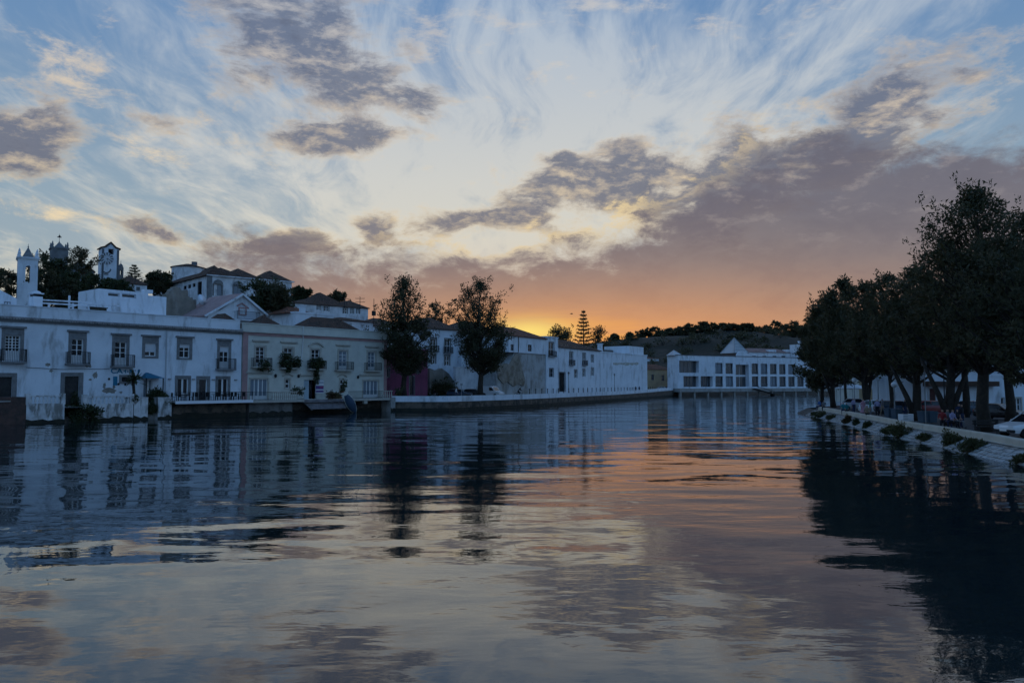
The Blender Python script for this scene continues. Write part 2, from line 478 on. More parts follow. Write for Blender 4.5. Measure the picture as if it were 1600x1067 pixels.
# roof tiles: ridged relief running down the slope
def tile_relief(m, scale=3.2):
    t = m.node_tree; k = NG(t); b = t.nodes['Principled BSDF']
    tcn = k.n('ShaderNodeTexCoord').outputs['Object']
    w = k.n('ShaderNodeTexWave'); w.inputs['Scale'].default_value = scale; w.inputs['Distortion'].default_value = .6
    t.links.new(tcn, w.inputs[0])
    bn = k.n('ShaderNodeBump'); bn.inputs['Strength'].default_value = .8; bn.inputs['Distance'].default_value = .12
    t.links.new(w.outputs[1], bn.inputs['Height']); t.links.new(bn.outputs[0], b.inputs['Normal'])
tile_relief(ROOF); tile_relief(ROOFR)

# ------------------------------------------------------------------ facades measured off the photograph
class Fac:
    """a vertical wall plane: passes column px0 at distance Y0, its level lines vanish at column vpx"""
    def __init__(self, px0, Y0, vpx=None, ang=None, org=None):
        if ang is None: ang = math.atan2(1.0, (vpx - 800.0) / F)
        self.a = ang
        self.d = Vector((math.cos(ang), math.sin(ang), 0))
        self.o = org if org is not None else Vector(((px0 - 800.0) / F * Y0, Y0, 0))
        self.n = Vector((self.d.y, -self.d.x, 0))           # towards the viewer
    def shift(self, s): return Fac(0, 0, ang=self.a, org=self.o + self.n * s)
    def tz(self, px, py):
        r = ray(px, py)
        c = Vector((0, 0, CAMZ))
        k = (self.o - c).dot(self.n) / r.dot(self.n)
        p = c + r * k
        return (p - self.o).dot(self.d), p.z
    def t(self, px): return self.tz(px, HZ)[0]
    def z(self, px, py): return self.tz(px, py)[1]
    def w(self, t, z=0.0, back=0.0): return self.o + self.d * t - self.n * back + Vector((0, 0, z))
    def rect(self, x0, y0, x1, y1):
        xm, ym = (x0 + x1) / 2, (y0 + y1) / 2
        return self.t(x0), self.t(x1), self.z(xm, y1), self.z(xm, y0)

def wall_panel(mb, x0, x1, z0, z1, holes, y=0.0, rev=0.22, mi=0):
    """front wall with real openings and their reveals; holes: (x0, x1, z0, z1)"""
    xs = sorted({x0, x1} | {min(max(v, x0), x1) for h in holes for v in h[:2]})
    zs = sorted({z0, z1} | {min(max(v, z0), z1) for h in holes for v in h[2:]})
    for i in range(len(xs) - 1):
        for j in range(len(zs) - 1):
            cx, cz = (xs[i] + xs[i + 1]) / 2, (zs[j] + zs[j + 1]) / 2
            if any(h[0] < cx < h[1] and h[2] < cz < h[3] for h in holes): continue
            mb.quad((xs[i], y, zs[j]), (xs[i + 1], y, zs[j]), (xs[i + 1], y, zs[j + 1]), (xs[i], y, zs[j + 1]), mi)
    for a, b, c, d in holes:
        r = y + rev
        mb.quad((a, y, c), (a, y, d), (a, r, d), (a, r, c), mi); mb.quad((b, y, c), (b, r, c), (b, r, d), (b, y, d), mi)
        mb.quad((a, y, d), (b, y, d), (b, r, d), (a, r, d), mi); mb.quad((a, y, c), (a, r, c), (b, r, c), (b, y, c), mi)

def walls_box(mb, x0, x1, y0, y1, z0, z1, holes=(), mi=0, top=True):
    """a building shell: front (y0) with openings, plain sides, back and flat top"""
    wall_panel(mb, x0, x1, z0, z1, list(holes), y0, mi=mi)
    mb.quad((x0, y1, z0), (x0, y0, z0), (x0, y0, z1), (x0, y1, z1), mi)
    mb.quad((x1, y0, z0), (x1, y1, z0), (x1, y1, z1), (x1, y0, z1), mi)
    mb.quad((x1, y1, z0), (x0, y1, z0), (x0, y1, z1), (x1, y1, z1), mi)
    if top: mb.quad((x0, y0, z1), (x1, y0, z1), (x1, y1, z1), (x0, y1, z1), mi)

def window(par, h, y=0.0, cols=2, rows=3, glass=None, frame=None, sur=None, sw=0.28, cornice=False, sill=True, blind=0.0, bar=0.06, rev=0.2, name='window', door=0.0):
    """frame with glazing bars, pane, stone surround, cornice: one window of a house; h = opening"""
    a, b, c, d = h
    glass = glass or GLASS; frame = frame or WOODW
    f = MB(); yy = y + rev - 0.06
    fw = 0.09
    f.box(a, a + fw, yy, yy + .08, c, d); f.box(b - fw, b, yy, yy + .08, c, d)
    f.box(a + fw, b - fw, yy, yy + .08, c, c + fw); f.box(a + fw, b - fw, yy, yy + .08, d - fw, d)
    zb = c + fw
    if door > 0:
        f.box(a + fw, b - fw, yy + .01, yy + .07, c + fw, c + door); zb = c + door
    zt = d - fw
    for i in range(1, cols):
        x = a + fw + (b - a - 2 * fw) * i / cols
        w2 = bar * (.9 if (cols % 2 == 0 and i == cols // 2) else .5)
        f.box(x - w2, x + w2, yy + .005, yy + .075, zb, zt)
    for j in range(1, rows):
        z = zb + (zt - zb) * j / rows
        f.box(a + fw, b - fw, yy + .012, yy + .068, z - bar * .5, z + bar * .5)
    o = f.build(name, frame, par)
    p = MB(); p.quad((a, yy + .06, c), (b, yy + .06, c), (b, yy + .06, d), (a, yy + .06, d))
    p.build('pane', glass, o)
    if blind > 0:
        q = MB(); q.box(a + fw, b - fw, yy - .03, yy - .005, d - fw - (d - c) * blind, d - fw); q.build('roller_blind', BLIND, o)
    if sur is not None:
        s = MB(); yo = y - .06
        s.box(a - sw, a, yo, y + .02, c - (.02 if not sill else sw * .7), d + sw); s.box(b, b + sw, yo, y + .02, c - (.02 if not sill else sw * .7), d + sw)
        s.box(a, b, yo + .003, y + .02, d, d + sw)
        if sill: s.box(a, b, yo + .003, y + .02, c - sw * .7, c)
        s.build('surround', sur, o)
        if cornice:
            s = MB(); s.box(a - sw, b + sw, y - .05, y + .02, d + sw, d + sw + .42); s.box(a - sw - .18, b + sw + .18, y - .22, y + .02, d + sw + .42, d + sw + .62)
            s.build('cornice', sur, o)
    return o

def balcony(par, x0, x1, z, y=0.0, depth=.75, h=1.05, slab=STONE, metal=None, bars=None):
    o = MB().box(x0, x1, y - depth, y + .01, z - .18, z).build('balcony', slab, par)
    metal = metal or IRON
    r = MB(); n = bars or max(6, int((x1 - x0) / .16)); yf = y - depth + .05
    for i in range(n + 1):
        x = x0 + .05 + (x1 - x0 - .1) * i / n
        w = .03 if i in (0, n) else .014
        r.box(x - w, x + w, yf - w, yf + w, z, z + h)
    for xs in (x0 + .05, x1 - .05):
        for i in range(1, 4): r.box(xs - .014, xs + .014, yf + depth * i / 4 - .014, yf + depth * i / 4 + .014, z, z + h)
        r.box(xs - .025, xs + .025, yf, y + .01, z + h - .04, z + h + .002)
    r.box(x0 + .03, x1 - .03, yf - .028, yf + .028, z + h, z + h + .05); r.box(x0 + .03, x1 - .03, yf - .02, yf + .02, z + .08, z + .12)
    r.build('railing', metal, o)
    return o

def baluster_row(par, x0, x1, y, z0, z1, n, m, name='baluster'):
    """turned balusters, each a part, between plinth and rail"""
    H = z1 - z0
    mb = MB(); mb.lathe([(.09, 0), (.09, .05 * H), (.05, .12 * H), (.115, .36 * H), (.05, .72 * H), (.045, .85 * H), (.09, .93 * H), (.09, H)], n=8)
    me = mb.mesh(name, m, True)
    for i in range(n):
        put(name, me, par, (x0 + (x1 - x0) * (i + .5) / n, y, z0))

# ------------------------------------------------------------------ vegetation
def leaf_cloud(mb, rnd, c, r, n, size, up=0.3, flat=1.0, asp=2.2):
    for _ in range(n):
        u = Vector((rnd.gauss(0, 1), rnd.gauss(0, 1), rnd.gauss(0, 1)))
        u = u.normalized() * (rnd.random() ** .45)
        p = Vector((c[0] + u.x * r[0], c[1] + u.y * r[1], c[2] + u.z * r[2] * flat))
        d = Vector((rnd.gauss(0, 1) + u.x * .6, rnd.gauss(0, 1) + u.y * .6, rnd.gauss(0, 1) + up * 2)).normalized()
        s = d.orthogonal(); s = (Matrix.Rotation(rnd.uniform(0, 6.28), 3, d) @ s).normalized()
        L = size * rnd.uniform(.6, 1.35); W = L / asp
        mb.add([p - s * W * .5, p + d * L * .5 - s * W * .25, p + d * L, p + d * L * .45 + s * W * .5], [(0, 1, 2, 3)])

def tree(name, label, base, h, cr, trunk_r=.3, bare=.25, clumps=60, per=90, leaf=.34, shape='oval', lm=None, seed=1, lean=0.0, group=None, fork=0, cat='tree', droop=0.0, clump_r=(.10, .17), stems=None, spires=0, thin=None):
    """trunk with limbs and a crown of leaf sprays round the limb ends; cr = crown radius"""
    rnd = random.Random(seed)
    o = thing(name, label, cat, base, 0, group)
    tb = MB()
    top = Vector((lean * h, rnd.uniform(-.03, .03) * h, h * .93))
    def axis(q): return Vector((top.x * q * q, top.y * q, h * .93 * q)) + Vector((math.sin(q * 7 + seed) * .012 * h, math.cos(q * 6 + seed) * .012 * h, 0)) * (1 if q > .02 else 0)
    tb.tube([axis(q / 9.) - Vector((0, 0, .15 if q == 0 else 0)) for q in range(10)], [trunk_r * (1.25 if q == 0 else (1 - q / 9.) ** .8 + .06) for q in range(10)], 9)
    for st in (stems or []):
        q0 = .02; p0 = axis(q0)
        tb.tube([p0, p0 + Vector((st[0] * .35, st[1] * .35, st[2] * .4)), p0 + Vector(st)], [trunk_r * .75, trunk_r * .6, trunk_r * .3], 7)
    cw = MB()
    zc0 = bare * h
    for i in range(clumps):
        q = (i + rnd.random()) / clumps
        z = zc0 + (h - zc0) * q
        if shape == 'oval': w = math.sin(math.pi * min(1, .12 + q * .86)) ** .62
        elif shape == 'pear': w = min(1, .55 + q * 1.6) if q < .55 else max(.08, 1 - (q - .55) * 2.1) ** .8
        elif shape == 'pear2': w = min(1, .5 + q * 2.0) if q < .42 else (.92 - .35 * (q - .42) if q < .85 else max(.15, (1 - q) * 4.6))
        elif shape == 'cone': w = (1 - q) ** .75 * min(1, q * 7 + .35)
        elif shape == 'broad': w = math.sqrt(max(0, 1 - (q * 1.25 - .45) ** 2)) if q < .98 else .25
        elif shape == 'spread': w = .35 + .75 * q
        else: w = 1 - .55 * q
        a = rnd.uniform(0, 2 * math.pi)
        rr = cr * max(.06, w) * (rnd.uniform(.35, 1.0) if rnd.random() < .75 else rnd.uniform(.85, 1.16))
        if q > .93: rr *= .5
        ax = axis(min(1, z / (h * .93) * .97))
        e = Vector((ax.x + math.cos(a) * rr, ax.y + math.sin(a) * rr, z - droop * rr))
        q0 = max(bare * .8, min(.95, (z - rr * .75) / h))
        s = axis(q0)
        mid = (s + e) * .5 + Vector((0, 0, -.06 * rr + droop * rr * .5))
        r0 = trunk_r * (1 - q0) * .45 + .02
        if i % 2 == 0 or rr > cr * .7: tb.tube([s, mid, e], [r0, r0 * .6, .015], 5, False)
        k = rnd.uniform(*clump_r) * h * .62
        per_ = per if thin is None else (int(per * 1.3) if q < thin else int(per * .42))
        leaf_cloud(cw, rnd, e, (k, k, k * .85), per_, leaf)
        if rnd.random() < .5: leaf_cloud(cw, rnd, mid * .4 + e * .6, (k * .8, k * .8, k * .7), per_ // 2, leaf)
        if rnd.random() < .30: leaf_cloud(cw, rnd, e + Vector((math.cos(a), math.sin(a), .9)) * k * 1.1, (k * .35, k * .35, k * .6), per // 5, leaf * .9, up=.8)
    for i in range(spires):                          # upright leaders that break the outline
        a = rnd.uniform(0, 6.28); f = rnd.uniform(.15, .95); q0 = .50 + .28 * (1 - f) + rnd.uniform(-.05, .05)
        b0 = axis(q0) + Vector((math.cos(a), math.sin(a), 0)) * cr * f * .95
        L = h * rnd.uniform(.10, .24); d = Vector((math.cos(a) * .25, math.sin(a) * .25, 1)).normalized()
        tb.tube([axis(q0 - .12), b0, b0 + d * L], [.06, .04, .012], 4, False)
        for s in range(7):
            t = s / 6.; rr = .55 * (1 - t) + .14
            leaf_cloud(cw, rnd, b0 + d * L * t, (rr, rr, L * .1), int(per * .26 * (1.1 - t * .8)), leaf, .7)
    tb.build('trunk', BARK, o, smooth=True)
    cw.build('crown', lm or LEAF, o)
    return o

def bush(name, label, base, r, n=260, leaf=.22, lm=None, seed=1, group=None, cat='bush', up=.5):
    rnd = random.Random(seed)
    o = thing(name, label, cat, base, 0, group)
    st = MB(); cw = MB()
    for i in range(16):
        a = rnd.uniform(0, 6.28); q = rnd.uniform(.1, .95)
        e = Vector((math.cos(a) * r[0] * q, math.sin(a) * r[1] * q, r[2] * rnd.uniform(.02, .9) * (1.15 - q * .7)))
        st.tube([(0, 0, -.1), e * .5 + Vector((0, 0, r[2] * .12)), e], [.05, .035, .012], 5)
        leaf_cloud(cw, rnd, e, (r[0] * .42, r[1] * .42, r[2] * .38), n // 16, leaf, up)
    st.build('stem', BARK, o); cw.build('foliage', lm or LEAFG, o)
    return o

def norfolk(name, label, base, h, w, tiers, seed=1, group=None):
    """araucaria: straight mast with flat whorls of upswept branches"""
    rnd = random.Random(seed)
    o = thing(name, label, 'tree', base, 0, group)
    tb = MB().tube([(0, 0, -.2), (0, 0, h * .5), (0, 0, h)], [h * .018, h * .012, .02], 7)
    cw = MB()
    for i in range(tiers):
        q = (i + .4) / tiers
        z = h * (.12 + .86 * q); L = w * (1 - q) ** .85 * (1 if q > .06 else .8) + .15
        nb = 6
        a0 = rnd.uniform(0, 6)
        for k in range(nb):
            a = a0 + k * 2 * math.pi / nb + rnd.uniform(-.15, .15)
            d = Vector((math.cos(a), math.sin(a), 0)); l = L * rnd.uniform(.85, 1.1)
            p = [Vector((0, 0, z)), Vector((0, 0, z - .05 * l)) + d * l * .5, Vector((0, 0, z + .14 * l)) + d * l]
            tb.tube(p, [.05, .035, .012], 4, False)
            for s in range(int(10 + l * 5)):
                f = rnd.uniform(.25, 1.0); c = p[0].lerp(p[1], f * 2) if f < .5 else p[1].lerp(p[2], f * 2 - 1)
                leaf_cloud(cw, rnd, c, (.16, .16, .10), 3, .30 + .012 * h, .5, asp=3)
    tb.build('trunk', BARK, o); cw.build('crown', LEAF, o)
    return o

# ------------------------------------------------------------------ river
def river_mat():
    m = bpy.data.materials.new('river_water'); m.use_nodes = True
    t = m.node_tree; k = NG(t); b = t.nodes['Principled BSDF']
    b.inputs['Base Color'].default_value = (.009, .018, .021, 1)
    b.inputs['Roughness'].default_value = .018
    b.inputs['IOR'].default_value = 1.7
    b.inputs['Specular IOR Level'].default_value = .5
    p = k.n('ShaderNodeNewGeometry').outputs['Position']
    patch = k.sstep(k.noise(k.mapping(p, sc=(.6, 1, 1)), .055, 3.0, .5), .36, .66, .35, 1.0)
    big = k.noise(k.mapping(p, rot=(0, 0, R(12)), sc=(.5, 1, 1)), .22, 2.0, .5)
    mid = k.noise(k.mapping(p, rot=(0, 0, R(-9)), sc=(.5, 1, 1)), .75, 3.0, .5, .3)
    fine = k.noise(k.mapping(p, rot=(0, 0, R(15)), sc=(.5, 1, 1)), 2.6, 3.0, .55, .3)
    hgt = k.add(k.mul(big, .12), k.mul(patch, k.add(k.mul(mid, .026), k.mul(fine, .005))))
    x, y, z = k.sep(p)
    for (px, py, amp, kk, ext) in ((852, 858, .0016, 11.0, 2.0), (985, 975, .0016, 9.0, 1.8), (870, 1020, .002, 8.0, 2.0)):
        c = on_z(px, py, 0)
        dxn = k.sub(x, c.x); dyn = k.sub(y, c.y)
        r = k.m('SQRT', k.add(k.mul(dxn, dxn), k.mul(dyn, dyn)))
        ring = k.mul(k.m('SINE', k.mul(r, kk)), k.m('EXPONENT', k.mul(k.div(r, ext), -1.0)))
        hgt = k.add(hgt, k.mul(ring, amp))
    bn = k.n('ShaderNodeBump'); bn.inputs['Strength'].default_value = 1.0; bn.inputs['Distance'].default_value = 1.0
    t.links.new(hgt, bn.inputs['Height']); t.links.new(bn.outputs[0], b.inputs['Normal'])
    return m
RIVER = river_mat()
tag(MB().quad((-700, -120, 0), (900, -120, 0), (900, 420, 0), (-700, 420, 0)).build('river', RIVER), kind='structure')

# bank lines (x, y), water on the inner side
FA = Fac(200, 90.0, vpx=1800)                    # the plane of the two big riverside houses
TERR = FA.shift(3.0)                             # front of their terraces
tA = lambda px: TERR.w(TERR.t(px))
p612 = TERR.w(TERR.t(612))
QL = [(p612.x, p612.y)]                          # left quay: from the cream house to the market hall
for px, py in ((700, 642.0), (780, 638.0), (840, 634.5), (900, 630.0), (960, 625.5), (1010, 621.8), (1050, 618.8), (1066, 617.6)):
    w = on_z(px, py, 0); QL.append((w.x, w.y))
QR = []                                          # right quay: parapet line from beside the bridge to the point
for px, py in ((1600, 687), (1545, 677.5), (1492, 669.5), (1440, 662), (1400, 656), (1365, 649.5), (1335, 644.5), (1300, 638.8), (1276, 635)):
    w = on_z(px, py, 1.1); QR.append((w.x, w.y))
d0 = Vector(QR[0]) - Vector(QR[1])
QR = [(QR[0][0] - 1.0, 14.0), (QR[0][0] - .2, 26.0), (QR[0][0], 35.0)] + QR
QTIP = [(QR[-1][0] + 1.0, QR[-1][1] + 6), (QR[-1][0] + 5, QR[-1][1] + 12), (QR[-1][0] + 16, QR[-1][1] + 26), (80, 170), (140, 215), (260, 240)]

def seg_dist(p, line):
    best = 1e9
    for (ax, ay), (bx, by) in zip(line[:-1], line[1:]):
        vx, vy = bx - ax, by - ay
        q = max(0, min(1, ((p[0] - ax) * vx + (p[1] - ay) * vy) / (vx * vx + vy * vy + 1e-9)))
        d = math.hypot(p[0] - ax - vx * q, p[1] - ay - vy * q)
        best = min(best, d)
    return best
def inside(p, poly):
    r = False; j = len(poly) - 1
    for i in range(len(poly)):
        if (poly[i][1] > p[1]) != (poly[j][1] > p[1]) and p[0] < (poly[j][0] - poly[i][0]) * (p[1] - poly[i][1]) / (poly[j][1] - poly[i][1]) + poly[i][0]: r = not r
        j = i
    return r
wA = TERR.w(TERR.t(-260))
MUSE = Fac(1060, 262, vpx=3000)
m0, m1 = MUSE.w(MUSE.t(1040), 0, 9), MUSE.w(MUSE.t(1420), 0, 12)
RIV = [(wA.x - 40, -140), (wA.x - 20, wA.y - 40), (wA.x, wA.y)] + QL + [(m0.x, m0.y), (m1.x, m1.y), (260, m1.y + 10), QTIP[-1]] + QTIP[::-1][1:] + QR[::-1] + [(QR[0][0], -140)]
def sm(x, a, b):
    q = max(0, min(1, (x - a) / (b - a))); return q * q * (3 - 2 * q)
def bump2(x, y, cx, cy, sx, sy): return math.exp(-((x - cx) / sx) ** 2 - ((y - cy) / sy) ** 2)
def height(x, y):
    inr = inside((x, y), RIV)
    s = seg_dist((x, y), RIV) if y < 330 else 60
    if inr: return -1.6
    right = x > 20 and y < 205 and x > QR[0][0] - 2
    lvl = .55 if right else 1.45
    h = -1.6 + (lvl + 1.6) * sm(s, .8, 4.5)
    k = sm(s, 9, 55)
    if not right or y > 200:
        h += 19.5 * bump2(x, y, -92, 200, 62, 62) * k + 9 * bump2(x, y, -30, 215, 45, 50) * k + 5 * bump2(x, y, -95, 120, 40, 40) * k
        ridge = (38.5 + 2.0 * math.sin(x * .021 + 1) + 1.6 * math.sin(x * .057)) * sm(y, 315, 540)
        h += ridge * (.70 + .30 * sm(x, 30, 130)) 
        h += 1.4 * math.sin(x * .09 + y * .05) * sm(y, 330, 420)
    return h
def axis_pts(stops):
    r = []
    for a, b, st in stops:
        n = max(1, int((b - a) / st)); r += [a + (b - a) * i / n for i in range(n)]
    return r + [stops[-1][1]]
gx = axis_pts([(-6000, -500, 900), (-500, -170, 40), (-170, 130, 4.0), (130, 420, 12), (420, 900, 60), (900, 6000, 900)])
gy = axis_pts([(-140, 10, 20), (10, 290, 4.0), (290, 640, 12), (640, 1000, 60), (1000, 9000, 1000)])
gm = MB()
gm.v = [(x, y, height(x, y)) for y in gy for x in gx]
nx = len(gx)
gm.f = [(j * nx + i, j * nx + i + 1, (j + 1) * nx + i + 1, (j + 1) * nx + i) for j in range(len(gy) - 1) for i in range(nx - 1)]
gm.mi = [0] * len(gm.f)
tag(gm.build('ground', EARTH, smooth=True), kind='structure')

def offset_line(line, s):
    """line moved sideways by s (positive = to the left of travel)"""
    r = []
    for i, p in enumerate(line):
        a = Vector(line[max(i - 1, 0)]); b = Vector(line[min(i + 1, len(line) - 1)])
        d = (b - a).normalized(); n = Vector((-d.y, d.x))
        r.append((p[0] + n.x * s, p[1] + n.y * s))
    return r
def strip(mb, l0, z0, l1, z1, mi=0):
    for i in range(len(l0) - 1):
        za, zb = (z0[i], z0[i + 1]) if hasattr(z0, '__len__') else (z0, z0)
        zc, zd = (z1[i], z1[i + 1]) if hasattr(z1, '__len__') else (z1, z1)
        mb.quad((*l0[i], za), (*l0[i + 1], zb), (*l1[i + 1], zd), (*l1[i], zc), mi)
    return mb
def resample(line, step):
    r = [Vector(line[0])]
    for a, b in zip(line[:-1], line[1:]):
        a, b = Vector(a), Vector(b); n = max(1, int((b - a).length / step))
        r += [a.lerp(b, (i + 1) / n) for i in range(n)]
    return [(p.x, p.y) for p in r]

# left quay street behind the parapet
ST = 1.72
street = MB()
far = offset_line(QL, 26.0)
strip(street, offset_line(QL, .2), ST, far, ST + .05)
tag(street.build('quay_street', PAVE), kind='structure')
# terrace ground under and behind the riverside houses
tg = MB()
a, b, c2, d2 = TERR.w(TERR.t(-260)), TERR.w(TERR.t(612)), FA.w(FA.t(612), 0, 22), FA.w(FA.t(-260), 0, 22)
tg.quad((a.x, a.y, 1.55), (b.x, b.y, 1.55), (c2.x, c2.y, 1.55), (d2.x, d2.y, 1.55))
tag(tg.build('terrace_ground', CONC), kind='structure')

# left quay wall: rough stone below, limewashed parapet on top
ql = resample(QL, 6.0)
ztop = [2.22 + .62 * sm(i / (len(ql) - 1.), .45, 1.0) for i in range(len(ql))]
wl = thing('quay_wall', 'long rough stone quay wall carrying a white limewashed parapet along the far street', 'wall', (0, 0, 0))
q = MB()
face = []
rr = random.Random(3)
lo, hi = offset_line(ql, -.35), offset_line(ql, -.05)
strip(q, lo, -1.2, hi, [z - .85 for z in ztop]); strip(q, hi, [z - .85 for z in ztop], offset_line(ql, .35), [z - .85 for z in ztop])
q.build('stone_face', QUAY, wl)
q = MB()
pin, pout = offset_line(ql, .32), offset_line(ql, -.10)
zb = [z - .86 for z in ztop]
strip(q, pout, zb, pout, ztop); strip(q, pout, ztop, pin, ztop); strip(q, pin, ztop, pin, zb)
q.build('parapet', WHITE, wl)
ALGAE = mat('tidal_weed', (.028, .027, .018), .8, col2=(.014, .015, .012), nscale=1.5, bump=(4, .6, .08))
strip(strip(MB(), offset_line(ql, -.40), -1.2, offset_line(ql, -.31), .42), offset_line(ql, -.31), .42, offset_line(ql, -.2), .43).build('tide_band', ALGAE, wl)

# right bank: plaza, sloping stone revetment, parapet of long stone blocks
PZ = .80
back = [(p[0] + 75, p[1] + 20) for p in QR]
plaza = strip(MB(), [(p[0] + 75, p[1] + 20) for p in QR], PZ, offset_line(QR, -.3), PZ)
tipl = [QR[-1]] + QTIP
strip(plaza, [(p[0] + 60, p[1] + 5) for p in tipl], PZ - .004, offset_line(tipl, -1.0), PZ - .004)
tag(plaza.build('plaza', ASPH), kind='structure')
rev = thing('embankment', 'sloping stone embankment with a low pale parapet of long blocks along the plaza', 'embankment', (0, 0, 0))
qr = resample(QR, 1.6)
ftl = offset_line(qr, 1.75)
tl = resample(tipl, 2.0)
CORE = mat('embankment_bed', (.10, .095, .085), .95, col2=(.05, .047, .04), nscale=1.5, bump=(3, .6, .1))
c = strip(MB(), offset_line(qr, .05), .70, ftl, -.25)
strip(c, offset_line(tl, .05), .70, offset_line(tl, 1.9), -.3)
strip(c, offset_line(qr, -.35), .70, offset_line(qr, .05), .70)
c.build('bed', CORE, rev)
BLK = mat('revetment_stone', (.40, .39, .37), .9, col2=(.27, .265, .25), nscale=1.4, stain=(.9, (.10, .095, .08), .5, .7, .7), bump=(9, .4))
# near courses: each stone is set by hand; rows run along the slope
def on_slope(line_a, line_b, i, f, u):
    a = Vector((*line_a[i], .70)).lerp(Vector((*line_a[i + 1], .70)), u)
    b = Vector((*line_b[i], -.25)).lerp(Vector((*line_b[i + 1], -.25)), u)
    return a.lerp(b, f)
la = offset_line(qr, .05)
st = MB(); rs = random.Random(5)
for i in range(len(qr) - 1):
    if qr[i][1] < 18: continue
    L = (Vector(qr[i + 1]) - Vector(qr[i])).length
    rows = 6; n = max(2, int(L / .42))
    for r_ in range(rows):
        for s_ in range(n):
            off = (.5 if r_ % 2 else 0)
            u0, u1 = (s_ + .06 + off * .5) / n, (s_ + .95 + off * .5) / n
            if u1 > 1: u1 = 1
            f0, f1 = (r_ + .07) / rows, (r_ + .94) / rows
            if rs.random() < .04: continue
            j = lambda: rs.uniform(-.012, .012)
            P = [on_slope(la, ftl, i, f, u) + Vector((j(), j(), j())) for f, u in ((f0, u0), (f0, u1), (f1, u1), (f1, u0))]
            nn = (P[1] - P[0]).cross(P[3] - P[0]).normalized()
            if nn.z < 0: nn = -nn
            hgt = rs.uniform(.03, .075)
            T = [p + nn * hgt + (sum(P, Vector()) / 4 - p) * .10 for p in P]
            st.add(P + T, [(4, 5, 6, 7), (0, 1, 5, 4), (1, 2, 6, 5), (2, 3, 7, 6), (3, 0, 4, 7)])
tag(st.build('stone_facing', BLK, rev), kind='stuff')
PARS = mat('parapet_stone', (.50, .46, .38), .9, col2=(.42, .39, .32), nscale=.9, stain=(1.3, (.2, .18, .15), .54, .74, .6), bump=(7, .3))
# parapet blocks, each ~4.5 m long with an open joint
def block_line(line, step, parent):
    pts = resample(line, .75); acc = 0; cur = [pts[0]]
    for p0, p1 in zip(pts[:-1], pts[1:]):
        acc += math.dist(p0, p1); cur.append(p1)
        if acc >= step:
            yield cur; cur = [p1]; acc = 0
    if len(cur) > 1: yield cur
for blk in block_line(QR, 4.6, rev):
    d = (Vector(blk[-1]) - Vector(blk[-2])).normalized() * .025
    blk = blk[:-1] + [(blk[-1][0] - d.x, blk[-1][1] - d.y)]
    o_, i_ = offset_line(blk, .10), offset_line(blk, -.34)
    o2, i2 = offset_line(blk, .06), offset_line(blk, -.30)
    b = MB()
    strip(b, o_, .66, o_, 1.04); strip(b, o_, 1.04, o2, 1.10); strip(b, o2, 1.10, i2, 1.10); strip(b, i2, 1.10, i_, 1.04); strip(b, i_, 1.04, i_, .66)
    for e in (0, -1):
        b.add([(*o_[e], .66), (*o_[e], 1.04), (*o2[e], 1.10), (*i2[e], 1.10), (*i_[e], 1.04), (*i_[e], .66)], [(0, 1, 2, 3, 4, 5)])
    b.build('parapet_block', PARS, rev)
ld = offset_line(qr, .32); strip(MB(), offset_line(qr, .10), .735, ld, .715).build('ledge', PARS, rev)

# ------------------------------------------------------------------ the long white riverside house
def fac_thing(fac, name, label, cat='house', group=None):
    return thing(name, label, cat, fac.o, fac.a, group)
TZ = 1.55                                         # terrace level
hA = fac_thing(FA, 'riverside_house', 'long two storey white riverside house with grey stone window surrounds and iron balconies')
x0, x1 = FA.t(-170), FA.t(376.5)
zc = FA.z(188, 512)                               # underside of the cornice
up = {  # upper openings: pixel rectangles
 'a': (5.6, 524, 29.5, 563), 'b': (110, 529.5, 128.3, 567.5), 'c': (178, 534, 196, 571), 'd': (225, 536, 242, 556.5), 'e': (279, 537.5, 295, 559), 'f': (342, 541, 356.3, 576)}
lo = {'g': (-3, 589, 19, 626), 'h': (101, 588, 123.5, 626), 'i': (277.5, 591, 294, 615.5), 'j': (311, 592, 323.7, 619), 'k': (340.4, 591.5, 356, 615.5), 'kiosk': (224, 593, 238, 621)}
H = {k: FA.rect(*v) for k, v in {**up, **lo}.items()}
for k in ('g', 'h', 'j', 'kiosk'): H[k] = (H[k][0], H[k][1], TZ + .05, H[k][3])
ext = [FA.rect(-75, 522, -57, 562), FA.rect(-130, 520, -112, 562)]
w = MB(); walls_box(w, x0, x1, 0, 13, -.5, zc, list(H.values()) + ext)
w.build('wall', WHITE, hA)
c = MB()                                          # eaves: moulded cornice with a row of tiles
c.box(x0, x1, -.18, .02, zc, zc + .16); c.box(x0, x1, -.30, .02, zc + .16, zc + .30); c.box(x0, x1, -.2, 13, zc + .46, zc + .52)
c.build('cornice', STONE, hA)
tl_ = MB(); xx = x0
while xx < x1 - .1:
    tl_.tube([(xx + .12, -.42, zc + .36), (xx + .12, .5, zc + .50)], .12, 6); xx += .27
tag(tl_.build('eaves_tiles', mat('pale_tiles', (.36, .34, .33), .9, col2=(.22, .2, .19), nscale=2), hA), kind='stuff')
par_ = MB(); zp0 = zc + .5; zp1 = FA.z(188, 487)
par_.box(x0, x1, .45, .75, zp0, zp1 - .1); par_.box(x0, x1, .38, .82, zp1 - .1, zp1); par_.box(x0, x1, .75, 13, zp0, zp0 + .3)
par_.build('roof_parapet', WHITE, hA)
for k in 'abcf':
    o = window(hA, H[k], cols=2 if k != 'a' else 4, rows=3 if k != 'a' else 5, sur=STONE, sw=.33, cornice=True, sill=False, blind=.22 if k == 'f' else 0, door=.9 if k in 'bcf' else 1.0)
